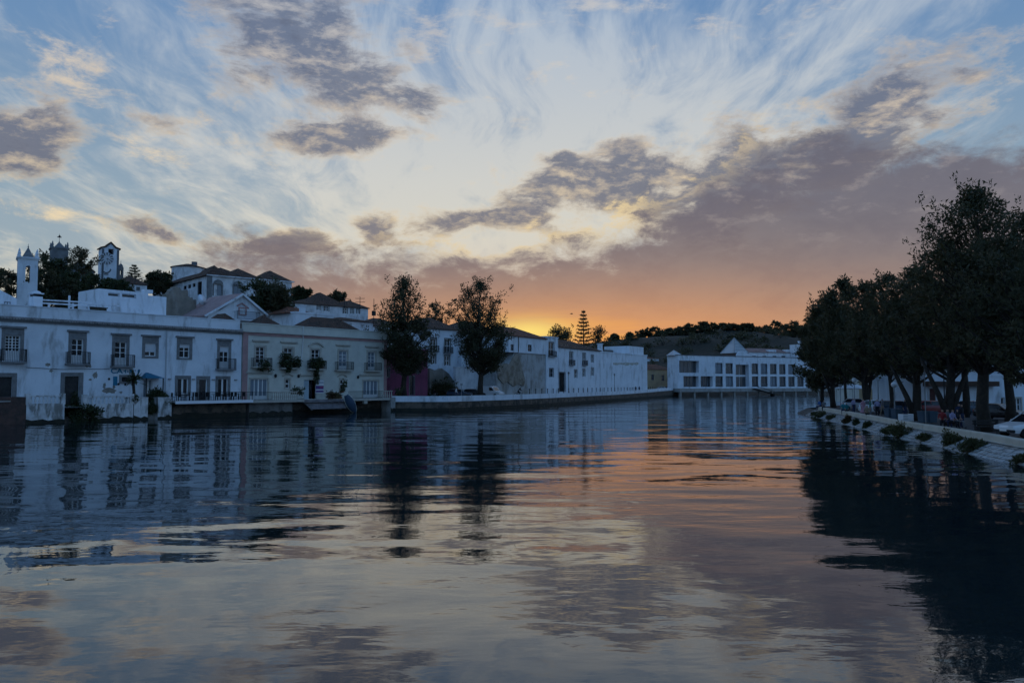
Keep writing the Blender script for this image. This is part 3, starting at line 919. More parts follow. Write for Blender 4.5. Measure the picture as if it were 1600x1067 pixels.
for k, (a, b, z) in {'a': (-3, 37.2, 565), 'b': (100, 136.5, 568.3), 'c': (171, 206, 572), 'f': (335.6, 364.3, 576.3)}.items():
    m = (a + b) / 2; balcony(hA, FA.t(a), FA.t(b), FA.z(m, z), depth=.7, h=1.25, slab=STONE)
for k in 'de':
    window(hA, H[k], cols=2, rows=2 if k == 'e' else 3, sur=STONE, sw=.33, cornice=True, blind=.62 if k == 'd' else .22)
for h in ext: window(hA, h, sur=STONE, sw=.33, cornice=True)
for k in 'ik': window(hA, H[k], cols=2, rows=1, sur=STONE, sw=.33, sill=True, bar=.12)
window(hA, H['j'], cols=1, rows=1, sur=STONE, sw=.36, sill=False, name='glazed_door')
window(hA, H['kiosk'], cols=2, rows=1, sur=None, glass=CURT, name='glazed_door', bar=.2)
for k in 'gh':
    a, b, c_, d = H[k]
    o = MB().box(a, b, .14, .2, c_, d).build('door', WOODD, hA)
    s = MB(); s.box(a - .42, a, -.06, .02, c_, d + .42); s.box(b, b + .42, -.06, .02, c_, d + .42); s.box(a, b, -.057, .02, d, d + .42); s.build('surround', STONE, o)
# blue canopy over the small door
a, b, z0_, z1_ = FA.rect(219, 582, 249, 591)
cn = MB(); cn.add([(a, -1.3, z0_), (b, -1.3, z0_), (b, 0, z0_ + .05), (a, 0, z0_ + .05), (a + .5, -.2, z1_), (b - 1.5, -.2, z1_)], [(0, 1, 5, 4), (1, 2, 5), (3, 0, 4), (2, 3, 4, 5), (0, 3, 2, 1)])
cn.build('door_canopy', mat('blue_canvas', (.02, .12, .19), .8), hA)
for x in (a + .15, b - .15): MB().box(x - .05, x + .05, -1.25, -1.15, TZ, z0_).build('canopy_post', IRON, hA)
dp = MB(); t_ = FA.t(258); dp.tube([(t_, -.1, FA.z(258, 516)), (t_, -.1, TZ + .1)], .07, 6); dp.build('drain_pipe', mat('grey_pipe', (.42, .44, .46), .6), hA)
cbl = MB(); cbl.tube([(FA.t(40), -.05, FA.z(40, 574)), (FA.t(98), -.06, FA.z(98, 577)), (FA.t(170), -.05, FA.z(170, 576))], .025, 4); cbl.build('cable', IRON, hA)
# small framed hatch, tile plaque, wall lamps and a worn blue wall name
a, b, c_, d = FA.rect(190, 589, 202, 596)
f = MB(); f.box(a - .3, b + .3, -.07, .01, c_ - .25, d + .25); o = f.build('hatch', STONE, hA)
MB().box(a, b, -.09, -.072, c_, d).build('pane', GLASS, o)
a, b, c_, d = FA.rect(176.5, 588, 183, 602); MB().box(a, b, -.05, .01, c_, d).build('tile_plaque', TEAL, hA)
for px, py in ((185, 600), (195.5, 600.5), (206.5, 600.5), (170, 592)):
    t_, z_ = FA.tz(px, py); MB().blob((t_, -.06, z_), (.14, .08, .14)).build('wall_lamp', IRON, hA)
for px, py in ((264.5, 592), (302, 592.5), (333, 593), (368, 593.5)):
    t_, z_ = FA.tz(px, py); MB().box(t_ - .18, t_ + .18, -.16, .01, z_ - .07, z_ + .07).build('wall_lamp', GREYM, hA)
def text_obj(name, body, size, m, parent, loc, squeeze=1.0):
    cu = bpy.data.curves.new(name, 'FONT'); cu.body = body; cu.size = size; cu.extrude = .012; cu.offset = .018
    tmp = bpy.data.objects.new(name, cu); COL.objects.link(tmp)
    dg = bpy.context.evaluated_depsgraph_get()
    me = bpy.data.meshes.new_from_object(tmp.evaluated_get(dg))
    bpy.data.objects.remove(tmp)
    for v in me.vertices: v.co = (v.co.x * squeeze, v.co.z, v.co.y)
    me.materials.clear(); me.materials.append(m)
    o = put(name, me, parent, loc); return o
t_, z_ = FA.tz(172.5, 583); text_obj('wall_lettering', 'CA', .78, TEAL, hA, (t_, -.02, z_), 1.25)
rw = random.Random(11); ms = MB()
for i in range(13):                                # the rest of the wall name is worn to fragments
    q = rw.uniform(0, 1.85); ms.box(t_ + 1.35 + q - .06, t_ + 1.35 + q + rw.uniform(.02, .12), -.022, .004, z_ + rw.uniform(0, .3), z_ + rw.uniform(.32, .55))
tag(ms.build('worn_lettering', TEAL, hA), kind='stuff')
# patches of bare masonry where the plaster has come off
def patch(par, fac, px, py, rx, ry, seed, m=STONE, n=16):
    t_, z_ = fac.tz(px, py); r_ = random.Random(seed); s = 1 / 13.
    P = [(t_ + math.cos(i * 2 * math.pi / n) * rx * s * r_.uniform(.55, 1.15), z_ + math.sin(i * 2 * math.pi / n) * ry * s * r_.uniform(.5, 1.15)) for i in range(n)]
    MB().extr_y(P, -.006, .02).build('bare_patch', m, par)
BARE = mat('bare_masonry', (.26, .24, .21), .95, col2=(.17, .16, .14), nscale=3)
for i, p in enumerate(((171, 610, 10, 5), (163, 603, 2.5, 6), (189, 613, 2.5, 2), (138, 571, 5, 4), (149, 586, 4, 6), (74, 570, 4, 3), (80, 579.5, 3, 2), (141, 593, 2.5, 2), (178, 604, 3, 3))):
    patch(hA, FA, *p, seed=i, m=BARE)

# terraces and water stairs in front of the white house
def tr(x0, y0, x1, y1): return TERR.rect(x0, y0, x1, y1)
def terr_thing(name, label, cat='wall'): return thing(name, label, cat, TERR.o, TERR.a)
pl = terr_thing('low_wall', 'low dark brown masonry wall below the left house door')
a, b = TERR.t(-170), TERR.t(42)
MB().box(a, b, 0, 2.8, -.8, TERR.z(20, 620.5)).build('masonry', mat('brown_masonry', (.10, .06, .05), .95, col2=(.05, .04, .035), nscale=1.2, bump=(3, .7, .1)), pl)
MB().box(a, TERR.t(17), -.12, .3, TERR.z(10, 628), TERR.z(10, 626)).build('coping', CONC, pl)
def tide(o, a, b, y, top=.38):
    r_ = random.Random(int(a * 100)); n = max(4, int((b - a) / .5))
    P = [(a - .03, -.8), (b + .03, -.8)] + [(b + .03 - (b - a + .06) * i / n, top + r_.uniform(-.16, .16)) for i in range(n + 1)]
    MB().extr_y(P, y - .05, y + .02).build('tide_band', ALGAE, o)
def balustrade(label, px0, px1, ptop, pbase, nb, piers):
    o = terr_thing('balustrade', label, 'balustrade')
    a, b = TERR.t(px0), TERR.t(px1); m = (px0 + px1) / 2
    zt, zb = TERR.z(m, ptop), TERR.z(m, pbase)
    MB().box(a, b, 0, .5, -.8, zb).build('base_wall', WHITEW, o); tide(o, a, b, 0)
    MB().box(a, b, .02, .34, zt - .14, zt).build('rail', WHITEW, o)
    for p in piers:
        t_ = TERR.t(p); MB().box(t_ - .22, t_ + .22, -.03, .42, zb - .1, zt + .18).build('pier', WHITEW, o)
    baluster_row(o, a + .3, b - .3, .18, zb, zt - .14, nb, WHITEW)
    return o
balustrade('worn white balustrade on a stained base standing right of the brown wall', 42.5, 102, 617.5, 630.5, 8, (45, 99.5))
balustrade('worn white balustrade on a flaking base beside the potted palm', 132, 209, 618.5, 630.5, 11, (134, 207))
st_ = terr_thing('water_stairs', 'dark stone steps leading down to the river between two white balustrades', 'stairs')
a, b = TERR.t(102.6), TERR.t(131.5)
for i in range(6): MB().box(a, b, .1 + i * .45, 2.9, -.6 if i == 0 else TZ * i / 6 - .02, TZ * (i + 1) / 6).build('step', QUAY, st_)
for lab, p0, p1 in (('square white pier with peeling paint in front of the palm', 210.5, 232), ('square white pier with stained foot left of the cafe terrace', 248, 269)):
    o = terr_thing('garden_pier', lab); a, b = TERR.t(p0), TERR.t(p1); zt = TERR.z((p0 + p1) / 2, 620.5)
    MB().box(a, b, 0, 2.4, -.8, zt - .1).build('shaft', WHITEW, o); tide(o, a, b, 0); MB().box(a - .06, b + .06, -.06, 2.44, zt - .1, zt).build('cap', WHITEW, o)
gw = terr_thing('garden_wall', 'recessed grey wall between the two white piers')
MB().box(TERR.t(232.2), TERR.t(247.8), .8, 1.3, -.8, TERR.z(240, 631)).build('masonry', CONC, gw)

# cafe terrace: slab with a pale edge beam on a stone undercroft
ct = terr_thing('cafe_terrace', 'cafe terrace slab with bright white edge over a dark stone undercroft', 'terrace')
a, b = TERR.t(269.5), TERR.t(390); zt = TERR.z(330, 625.2); zb = TERR.z(330, 629.8)
MB().box(a, b, -.9, -.72, zb, zt).build('edge_beam', mat('white_steel', (.74, .75, .77), .5), ct)
MB().box(a, b, -.72, 3.0, zt - .2, zt - .02).build('slab', CONC, ct)
MB().box(a + .1, b - .3, .3, 2.9, -.8, zt - .2).build('undercroft_wall', QUAY, ct)
tide(ct, a + .1, b - .3, .3, .55)
r = MB(); n = 60; yf = -.8
for i in range(n + 1):
    x = a + .1 + (b - a - .2) * i / n; s = .03 if i % 6 == 0 else .012; r.box(x - s, x + s, yf - s, yf + s, zt, zt + .95)
r.box(a, b, yf - .035, yf + .035, zt + .95, zt + 1.0)
r.build('railing', IRON, ct)
CT_Z = zt - .02
ch = thing('cafe_chair', 'dark cafe chair on the terrace of the long white house', 'chair', (0, 0, 0), 0, 'dark chairs on the cafe terrace')
MB().box(-.23, .23, -.22, .22, .43, .48).build('seat', IRON, ch); MB().box(-.23, .23, .19, .24, .48, .95).build('backrest', IRON, ch)
lg = MB().box(-.02, .02, -.02, .02, 0, .44).mesh('leg', IRON)
for sx in (-.2, .2):
    for sy in (-.19, .19): put('leg', lg, ch, (sx, sy, 0))
tb = thing('cafe_table', 'small dark cafe table on the terrace of the long white house', 'table', (0, 0, 0), 0, 'dark tables on the cafe terrace')
MB().lathe([(.38, .70), (.38, .74)], n=12).build('tabletop', IRON, tb); MB().lathe([(.04, .02), (.035, .70)], n=6).build('column', IRON, tb); MB().lathe([(.22, 0), (.05, .04)], n=8).build('foot', IRON, tb)
first = True
rc = random.Random(4)
for i in range(8):
    x = a + 1.0 + i * (b - a - 1.8) / 7.3; y = .55 + rc.uniform(-.2, .5)
    pw = TERR.w(x, CT_Z, y)
    if first: tb.location = pw
    else: copy_tree(tb, pw)
    for s in (-1, 1):
        pc = TERR.w(x + s * .62, CT_Z, y + rc.uniform(-.2, .2)); rz = TERR.a - s * math.pi / 2 + rc.uniform(-.4, .4)
        if first and s == -1: ch.location = pc; ch.rotation_euler = (0, 0, rz)
        else: copy_tree(ch, pc, rz)
    first = False

# ------------------------------------------------------------------ the cream house with the balustraded terrace
hB = fac_thing(FA, 'riverside_house', 'cream two storey riverside house with pink corner bands and plants on its balconies')
x0, x1 = FA.t(377.2), FA.t(603); zt = FA.z(490, 512.5); zc = FA.z(490, 521)
up = [(398, 542, 412, 572.5), (442, 544, 456, 574.5), (485, 546, 498, 576), (528, 548, 541, 577.5), (573.5, 550, 585, 578.5)]
lo = [(390, 592, 417.5, 621), (445, 592.5, 451.5, 606.5), (474, 593.5, 494, 622), (530.5, 593, 536, 607), (566.5, 594.5, 590, 622)]
HU = [FA.rect(*v) for v in up]; HL = [FA.rect(*v) for v in lo]
for i in (0, 2, 4): HL[i] = (HL[i][0], HL[i][1], TZ + .12, HL[i][3])
w = MB(); walls_box(w, x0, x1, -.12, 13, -.5, zc, HU + HL); w.build('wall', CREAM, hB)
c = MB(); c.box(x0, x1, -.20, .1, zc - .75, zc - .35); c.build('pink_band', PINKTRIM, hB)
c = MB(); c.box(x0, x0 + .75, -.19, .0, -.5, zc - .75); c.build('pink_pilaster', PINKTRIM, hB)
c = MB(); c.box(x1 - .55, x1 + .003, -.19, .0, -.5, zc - .75); c.build('pink_pilaster', PINKTRIM, hB)
c = MB(); c.box(x0 - .05, x1 + .1, -.42, .2, zc - .35, zc - .1); c.box(x0, x1, -.22, .15, zc - .1, zt); c.box(x0 - .03, x1 + .05, -.30, .25, zt, zt + .12); c.box(x0, x1, .25, 13, zc, zc + .12)
c.build('roof_parapet', CREAM, hB)
for i, h in enumerate(HU):
    o = window(hB, h, y=-.12, cols=2, rows=4, sur=CREAMSTONE, sw=.26, sill=False, glass=GLASS if i < 3 else CURT, door=.55)
    a, b, c_, d = h
    s = MB()
    if i == 2:
        P = [(a - .55 + (b - a + 1.1) * q / 10., d + .55 + .55 * math.sin(math.pi * q / 10.)) for q in range(11)]
        P2 = [(x, z - .22) for x, z in P[::-1]]
        s.extr_y(P + P2, -.32, -.1)
    else: s.box(a - .6, b + .6, -.34, -.1, d + .72, d + .9); s.box(a - .45, b + .45, -.2, -.1, d + .6, d + .72)
    s.build('hood', CREAMSTONE, o)
    balcony(hB, a - .75, b + .75, c_ - .02, y=-.12, depth=.7, h=1.1, slab=CREAMSTONE)
for i, h in enumerate(HL):
    a, b, c_, d = h
    if i in (0, 4):
        o = window(hB, h, y=-.12, cols=4, rows=1, sur=CREAMSTONE, sw=.2, sill=False, glass=CURT, bar=.1, door=.8, name='glazed_door')
        MB().box(a - .7, b + .7, -.36, -.1, d + .75, d + .95).build('hood', CREAMSTONE, o)
    elif i == 2:
        o = MB().box(a, a + (b - a) * .45, .06, .1, c_, d).build('door', mat('pale_blue_door', (.36, .44, .48), .6), hB)
        MB().box(a + (b - a) * .45, a + (b - a) * .72, .1, .14, c_, d).build('doorway', GLASS, hB)
        MB().box(a - .7, b + .7, -.36, -.1, d + .6, d + .82).build('hood', CREAMSTONE, o)
    else:
        o = window(hB, h, y=-.12, cols=1, rows=2, sur=CREAMSTONE, sw=.22, bar=.16)
        P = [(a - .5 + (b - a + 1.0) * q / 8., d + .5 + .35 * math.sin(math.pi * q / 8.)) for q in range(9)]
        MB().extr_y(P + [(x, z - .15) for x, z in P[::-1]], -.3, -.1).build('hood', CREAMSTONE, o)
for px, py in ((429, 587), (465, 587.5), (558, 589)):
    t_, z_ = FA.tz(px, py); MB().blob((t_, -.25, z_), (.2, .16, .26)).build('wall_lamp', IRON, hB)
dp = MB(); t_ = FA.t(470); dp.tube([(t_, -.34, zt + .1), (t_, -.34, zc - .3), (t_ + .12, -.22, zc - 1.0), (t_ - .15, -.2, zc - 4.2)], .06, 6); dp.build('drain_pipe', WOODW, hB)
# hipped roofs behind the parapet
for a, b, y0, h in ((380, 422, 6, 1.9), (448, 498, 7, 2.2), (505, 598, 4, 2.3)):
    MB().hip(FA.t(a), FA.t(b), y0, y0 + 6, zt - .2, h + .2, .2).build('roof', ROOF, hB)

# banner beside the door
a, b, c_, d = FA.rect(491, 593, 503.5, 614.5)
bn = fac_thing(FA, 'banner', 'white banner with purple bands hanging beside the cream house door', 'banner')
MB().box(a, b, -.34, -.30, c_, d).build('cloth', CLOTH_W, bn)
PUR = mat('purple_print', (.10, .05, .20), .8); BLU = mat('blue_print', (.06, .12, .24), .8); REDP = mat('red_print', (.30, .06, .12), .8)
for q0, q1, m in ((.97, 1.0, BLU), (.76, .82, BLU), (.30, .56, PUR), (.08, .22, PUR)): MB().box(a + .02, b - .02, -.346, -.341, c_ + (d - c_) * q0, c_ + (d - c_) * q1 - .01).build('print_band', m, bn)
MB().box(a + (b - a) * .45, b - .05, -.352, -.347, c_ + (d - c_) * .40, c_ + (d - c_) * .5).build('print_band', REDP, bn)
MB().tube([(a - .05, -.32, TZ), (a - .05, -.32, d + .1)], .03, 5).build('pole', GREYM, bn)

# cream terrace in front: iron rail and balusters, plank ramp, blue dinghy hung on the rail
cb = terr_thing('house_terrace', 'cream stone terrace with pale balusters and iron rails in front of the cream house', 'terrace')
zt = TERR.z(480, 624.0)
def tbox(p0, p1, y0, y1, z0, z1): return MB().box(TERR.t(p0), TERR.t(p1), y0, y1, z0, z1)
tbox(390.3, 472, -.55, 3, zt - .3, zt).build('slab', CREAMSTONE, cb)
tbox(472.2, 541, .7, 3, zt - .3, zt - .003).build('slab', CREAMSTONE, cb)
tbox(541.2, 611, -.55, 3, zt - .3, zt).build('slab', CREAMSTONE, cb)
tbox(391, 458, .1, 2.9, -.8, zt - .3).build('retaining_wall', mat('dark_concrete', (.17, .16, .15), .9, col2=(.11, .10, .09), nscale=.8, stain=(1.0, (.05, .045, .04), .5, .7, .7)), cb)
tbox(458.2, 606, 1.4, 2.9, -.8, zt - .3).build('retaining_wall', QUAY, cb)
tbox(606.2, 613, -.7, 2.9, -.8, zt + .1).build('end_pier', CONC, cb)
tide(cb, TERR.t(391), TERR.t(458), .1, .45); tide(cb, TERR.t(458.2), TERR.t(606), 1.4, .5); tide(cb, TERR.t(606.2), TERR.t(613), -.7, .4)
tbox(566, 571, -.5, -.1, zt - .75, zt - .3).build('bracket', CREAMSTONE, cb)
RAILH = 1.0
def rail_run(p0, p1):
    a, b = TERR.t(p0), TERR.t(p1); r = MB(); n = int((b - a) / .17)
    for i in range(n + 1):
        x = a + (b - a) * i / n; r.box(x - .013, x + .013, -.46, -.434, zt, zt + RAILH)
    r.box(a, b, -.48, -.41, zt + RAILH, zt + RAILH + .05); r.box(a, b, -.465, -.43, zt + .1, zt + .14)
    r.build('railing', IRON, cb)
rail_run(391, 421.5); rail_run(462, 472); rail_run(541.5, 594)
for p0, p1, n in ((421.7, 461.8, 13), (594.2, 610.5, 5)):
    a, b = TERR.t(p0), TERR.t(p1)
    MB().box(a, b, -.52, -.34, zt + RAILH, zt + RAILH + .1).build('coping_rail', CREAMSTONE, cb)
    baluster_row(cb, a, b, -.43, zt, zt + RAILH, n, CREAMSTONE)
rp = terr_thing('plank_ramp', 'grey plank boat ramp below the cream house door', 'ramp')
a0, a1 = TERR.t(477), TERR.t(541); b0, b1 = TERR.t(485.5), TERR.t(537)
for i in range(5):
    q0, q1 = i / 5., (i + .9) / 5.
    z0_, z1_ = zt - .05 - q0 * 1.25, zt - .05 - q1 * 1.25
    y0_, y1_ = .7 - q0 * 1.2, .7 - q1 * 1.2
    l0, l1 = a0 + (b0 - a0) * q0, a0 + (b0 - a0) * q1; r0, r1 = a1 + (b1 - a1) * q0, a1 + (b1 - a1) * q1
    MB().add([(l0, y0_, z0_), (r0, y0_, z0_), (r1, y1_, z1_), (l1, y1_, z1_), (l0, y0_ + .05, z0_ - .09), (r0, y0_ + .05, z0_ - .09), (r1, y1_ + .05, z1_ - .09), (l1, y1_ + .05, z1_ - .09)],
             [(3, 2, 1, 0), (4, 5, 6, 7), (0, 1, 5, 4), (1, 2, 6, 5), (2, 3, 7, 6), (3, 0, 4, 7)]).build('plank', WOODP, rp)
sd = MB(); sd.tube([(a0 - .05, .7, zt - .15), (b0 - .05, -.5, zt - 1.42)], .09, 5); sd.build('side_beam', WOODP, rp)
sd = MB(); sd.tube([(a1 + .05, .7, zt - .15), (b1 + .05, -.5, zt - 1.42)], .09, 5); sd.build('side_beam', WOODP, rp)

def dinghy(label, loc, rot):
    o = thing('dinghy', label, 'boat', loc); o.rotation_euler = rot
    L, W, D = 3.0, .62, .42; hull = MB(); n = 12
    rings = []
    for i in range(n + 1):
        q = i / n; w = W * math.sin(math.pi * (.10 + .88 * q)) ** .7 if q < .97 else .05
        x = -L / 2 + L * q; sh = .12 * (2 * q - 1) ** 2
        rings.append([(x, w * math.sin(s) , -D * math.cos(s) * (1 - .3 * abs(2 * q - 1)) + sh) for s in [(-1 + 2 * k / 8.) * math.pi / 2 for k in range(9)]])
    vs = [p for r_ in rings for p in r_]
    fs = [(i * 9 + k, i * 9 + k + 1, (i + 1) * 9 + k + 1, (i + 1) * 9 + k) for i in range(n) for k in range(8)]
    hull.add(vs, fs); hull.build('hull', mat('blue_boat_paint', (.03, .06, .10), .5), o, smooth=True)
    g_ = MB()
    for k in (0, 8): g_.tube([r_[k] for r_ in rings], .05, 5)
    g_.build('gunwale', mat('cream_boat_paint', (.52, .54, .46), .6), o)
    for x in (-.6, .5): MB().box(x - .12, x + .12, -.55, .55, -.10, -.06).build('thwart', mat('boat_wood', (.16, .12, .09), .7), o)
    return o
pd = TERR.w(TERR.t(541), TERR.z(541, 631.0), -1.05)
dinghy('blue dinghy with cream gunwale hanging tilted beside the plank ramp', pd, (R(-70), R(58), TERR.a - .15))

# plants on balconies and terraces
def hang(label, px, py, rx, rz_, n, seed, dy=-.75, leaf=.36, lm=None, tail=0):
    t_, z_ = FA.tz(px, py); rnd = random.Random(seed)
    o = fac_thing(FA, 'balcony_plant', label, 'plant')
    c = MB(); n = n * 2
    for i in range(7): leaf_cloud(c, rnd, (t_ + rnd.uniform(-rx, rx) * .75, dy + rnd.uniform(-.15, .1), z_ + rnd.uniform(-rz_, rz_) * .6), (rx * .42, .3, rz_ * .5), n // 7, leaf, -.2)
    if tail:
        for i in range(6): leaf_cloud(c, rnd, (t_ - rx * .25, dy - .05, z_ - rz_ * .5 - tail * i / 6.), (.32, .25, .3), n // 12, leaf, -.8)
    c.build('foliage', lm or LEAFG, o)
    MB().box(t_ - rx * .6, t_ + rx * .6, dy + .1, dy + .42, z_ - rz_ * .55 - .2, z_ - rz_ * .55 + .15).build('planter', mat('terracotta', (.22, .10, .06), .9), o)
    return o
hang('bushy potted plants on the balcony nearest the white house', 410, 570, 1.0, .9, 200, 1)
hang('two armed climbing plant covering the second balcony of the cream house', 449, 563, 1.6, 1.0, 480, 2, tail=.9)
hang('long trailing plant over the balcony above the cream house door', 493, 568, 1.5, 1.0, 430, 3, tail=2.4)
hang('small green pot plant on the terrace end of the cream house', 604, 611, .6, .9, 110, 4, dy=-2.9)
hang('flower pots along the baluster rail of the cream terrace', 446, 610, 1.1, .5, 120, 8, dy=-2.6)
hang('slim potted shrub beside the small window of the cream house', 522, 604, .5, 1.2, 130, 6, dy=-2.0)
hang('dry reddish potted shrubs by the plank ramp', 510, 617, 1.9, .6, 260, 7, dy=-2.2, lm=LEAFR)
tp = TERR.w(TERR.t(215), TZ, .9)
pm = thing('palm', 'short potted palm with spiky fronds in front of the white house', 'palm', tp)
MB().tube([(0, 0, 0), (.08, 0, 1.2), (-.05, 0, 2.4), (0, 0, 3.0)], [.20, .16, .17, .2], 8).build('trunk', BARK, pm)
fr = MB(); rnd = random.Random(2)
for i in range(64):
    a = rnd.uniform(0, 6.28); e = rnd.uniform(-.5, 1.2); L = rnd.uniform(.9, 1.5)
    d = Vector((math.cos(a) * math.cos(e), math.sin(a) * math.cos(e), math.sin(e))); s = d.cross(Vector((0, 0, 1))).normalized() * .06
    p0 = Vector((rnd.uniform(-.3, .3), rnd.uniform(-.2, .2), 3.0 + rnd.uniform(-.35, .3)))
    fr.add([p0 - s, p0 + s, p0 + d * L * .6 + s * .9, p0 + d * L - Vector((0, 0, .12)), p0 + d * L * .6 - s * .9], [(0, 1, 2, 3, 4)])
fr.build('fronds', LEAFG, pm)
def tpos(px, dep, z): return TERR.w(TERR.t(px), z, dep)
bush('shrub', 'dark shrub growing over the water stairs between the balustrades', tpos(131, .2, .1), (2.0, .9, 1.7), 2600, .34, seed=4)
bush('shrub', 'broad dark shrub right of the blue canopy above the pier', tpos(256, 1.2, 1.6), (1.3, 1.0, 1.75), 2000, .34, seed=5)
bush('shrub', 'shrub spilling through the gap between the white piers', tpos(240, .4, .7), (.55, .4, 1.1), 800, .3, seed=6)
bush('shrub', 'potted shrub at the foot of the palm trunk', tpos(212, .4, 2.0), (.6, .5, .8), 600, .3, seed=7)
bush('shrub', 'small round shrub beside the dark double door of the white house', tpos(131, 2.2, 1.55), (.5, .4, 1.5), 600, .28, seed=8)

# ------------------------------------------------------------------ town behind and along the left quay
def zg(p): return height(p.x, p.y)
def simple_house(fac, name, label, p0, p1, py_top, depth=9, wins=(), z0=None, wall=None, roof=None, roofh=1.8, glass=None, sur=None, cols=2, rows=2, py_ref=None, cat='house', ov=.3, flat=None, group=None, sw=.16):
    """white house with glazed openings (pixel rectangles) and a hipped or flat roof"""
    wall = wall or WHITE
    o = fac_thing(fac, name, label, cat, group)
    a, b = fac.t(p0), fac.t(p1)
    zt = fac.z(py_ref if py_ref is not None else (p0 + p1) / 2, py_top)
    zb = z0 if z0 is not None else zg(fac.w((a + b) / 2, 0, depth / 2)) - 3
    hs = [fac.rect(*w_[:4]) for w_ in wins]
    m = MB(); walls_box(m, a, b, 0, depth, zb, zt, hs); m.build('wall', wall, o)
    for h, w_ in zip(hs, wins):
        kind = w_[4] if len(w_) > 4 else ''
        window(o, h, cols=1 if 's' in kind else cols, rows=1 if 's' in kind else rows, sur=sur, sw=sw, sill=False, glass=glass, frame=SHUT if 'g' in kind else None, bar=.08)
        if 'b' in kind: balcony(o, h[0] - .4, h[1] + .4, h[2] + .02, depth=.5, h=1.0)
    if roof is not None:
        MB().hip(a, b, 0, depth, zt, roofh, ov).build('roof', roof, o)
    elif flat:
        f = MB(); f.box(a - .1, b + .1, -.1, .2, zt, zt + flat); f.box(a - .1, a + .2, .2, depth, zt, zt + flat); f.box(b - .2, b + .1, .2, depth, zt, zt + flat); f.build('parapet', wall, o)
    return o, a, b, zt
def chimney(o, x, y, z, h, w=.7, m=None):
    c = MB().box(x - w / 2, x + w / 2, y, y + w, z, z + h).build('chimney', m or WHITE, o)
    MB().box(x - w * .65, x + w * .65, y - w * .15, y + w * 1.15, z + h, z + h + .18).build('cap', m or WHITE, c)

# on the roof terrace of the long white house
FR = FA.shift(-7.0)
zr = FA.z(188, 512) + .6
o = fac_thing(FR, 'roof_chimney', 'stout white chimney with a domed cap on the long white house', 'chimney')
a, b, c_, d = FR.rect(48, 463, 62.5, 484); MB().box(a, b, 0, 1.4, zr - .2, d).build('shaft', WHITE, o)
q = MB(); q.box(a - .1, b + .1, -.1, 1.5, d + .3, d + .42); q.blob(((a + b) / 2, .7, d + .42), ((b - a) / 2 + .05, .75, .3), 10, 6); q.build('cap', WHITE, o)
q = MB(); q.box(a + .1, b - .1, .05, 1.3, d, d + .3); q.build('vent', IRON, o)
o = fac_thing(FR, 'pergola', 'white roof terrace pergola of posts and beams', 'pergola')
for px in (63, 75, 107, 113, 138, 160):
    t_ = FR.t(px); MB().box(t_ - .09, t_ + .09, .4, .58, zr - .1, FR.z(px, 473 if px != 107 else 461)).build('post', WHITE, o)
for p0, y0, p1, y1 in ((62, 468, 145, 472.5), (62, 473, 138, 477), (111, 479, 140, 472.5), (138, 474, 188, 478)):
    (ta, za), (tb_, zb_) = FR.tz(p0, y0), FR.tz(p1, y1); MB().tube([(ta, .35, za), (tb_, .35, zb_)], .11, 4).build('beam', WHITE, o)
o = fac_thing(FA.shift(-10), 'roof_room', 'white gabled roof room at the end of the long white house', 'house')
f_ = FA.shift(-10); P = [f_.tz(-60, 500), f_.tz(26, 500), f_.tz(26, 466.5), f_.tz(-8, 449), f_.tz(-60, 458)]
MB().extr_y(P, 0, 5).build('wall', WHITE, o); window(o, f_.rect(2, 471, 12, 482), y=-.02, rev=.05, cols=2, rows=1, frame=SHUT)
f_ = FA.shift(-11)
o = fac_thing(f_, 'roof_room', 'white flat roofed penthouse with two dark slot windows behind the long white house', 'house')
zt = f_.z(190, 454); hs = [f_.rect(165, 457.5, 183, 463), f_.rect(187, 459, 209, 465)]
m = MB(); walls_box(m, f_.t(150), f_.t(228), 0, 6, zr - .5, zt, hs); m.build('wall', WHITE, o)
for h in hs: window(o, h, cols=1, rows=1, frame=WHITE, rev=.3)
m = MB(); m.box(f_.t(228) + .01, f_.t(258), .2, 6, zr - .5, f_.z(243, 462.5)); m.box(f_.t(222), f_.t(236), .1, .8, zt, zt + .45); m.build('annex', WHITE, o)
o = fac_thing(FR, 'roof_hutch', 'dark wooden hutch on the roof terrace', 'hutch')
a, b, c_, d = FR.rect(140, 481, 164, 492); MB().box(a, b, .1, 1.2, zr - .1, d).build('body', mat('dark_olive_wood', (.05, .045, .03), .9), o); MB().box(a - .1, b + .1, 0, 1.3, d, d + .1).build('lid', WOODD, o)

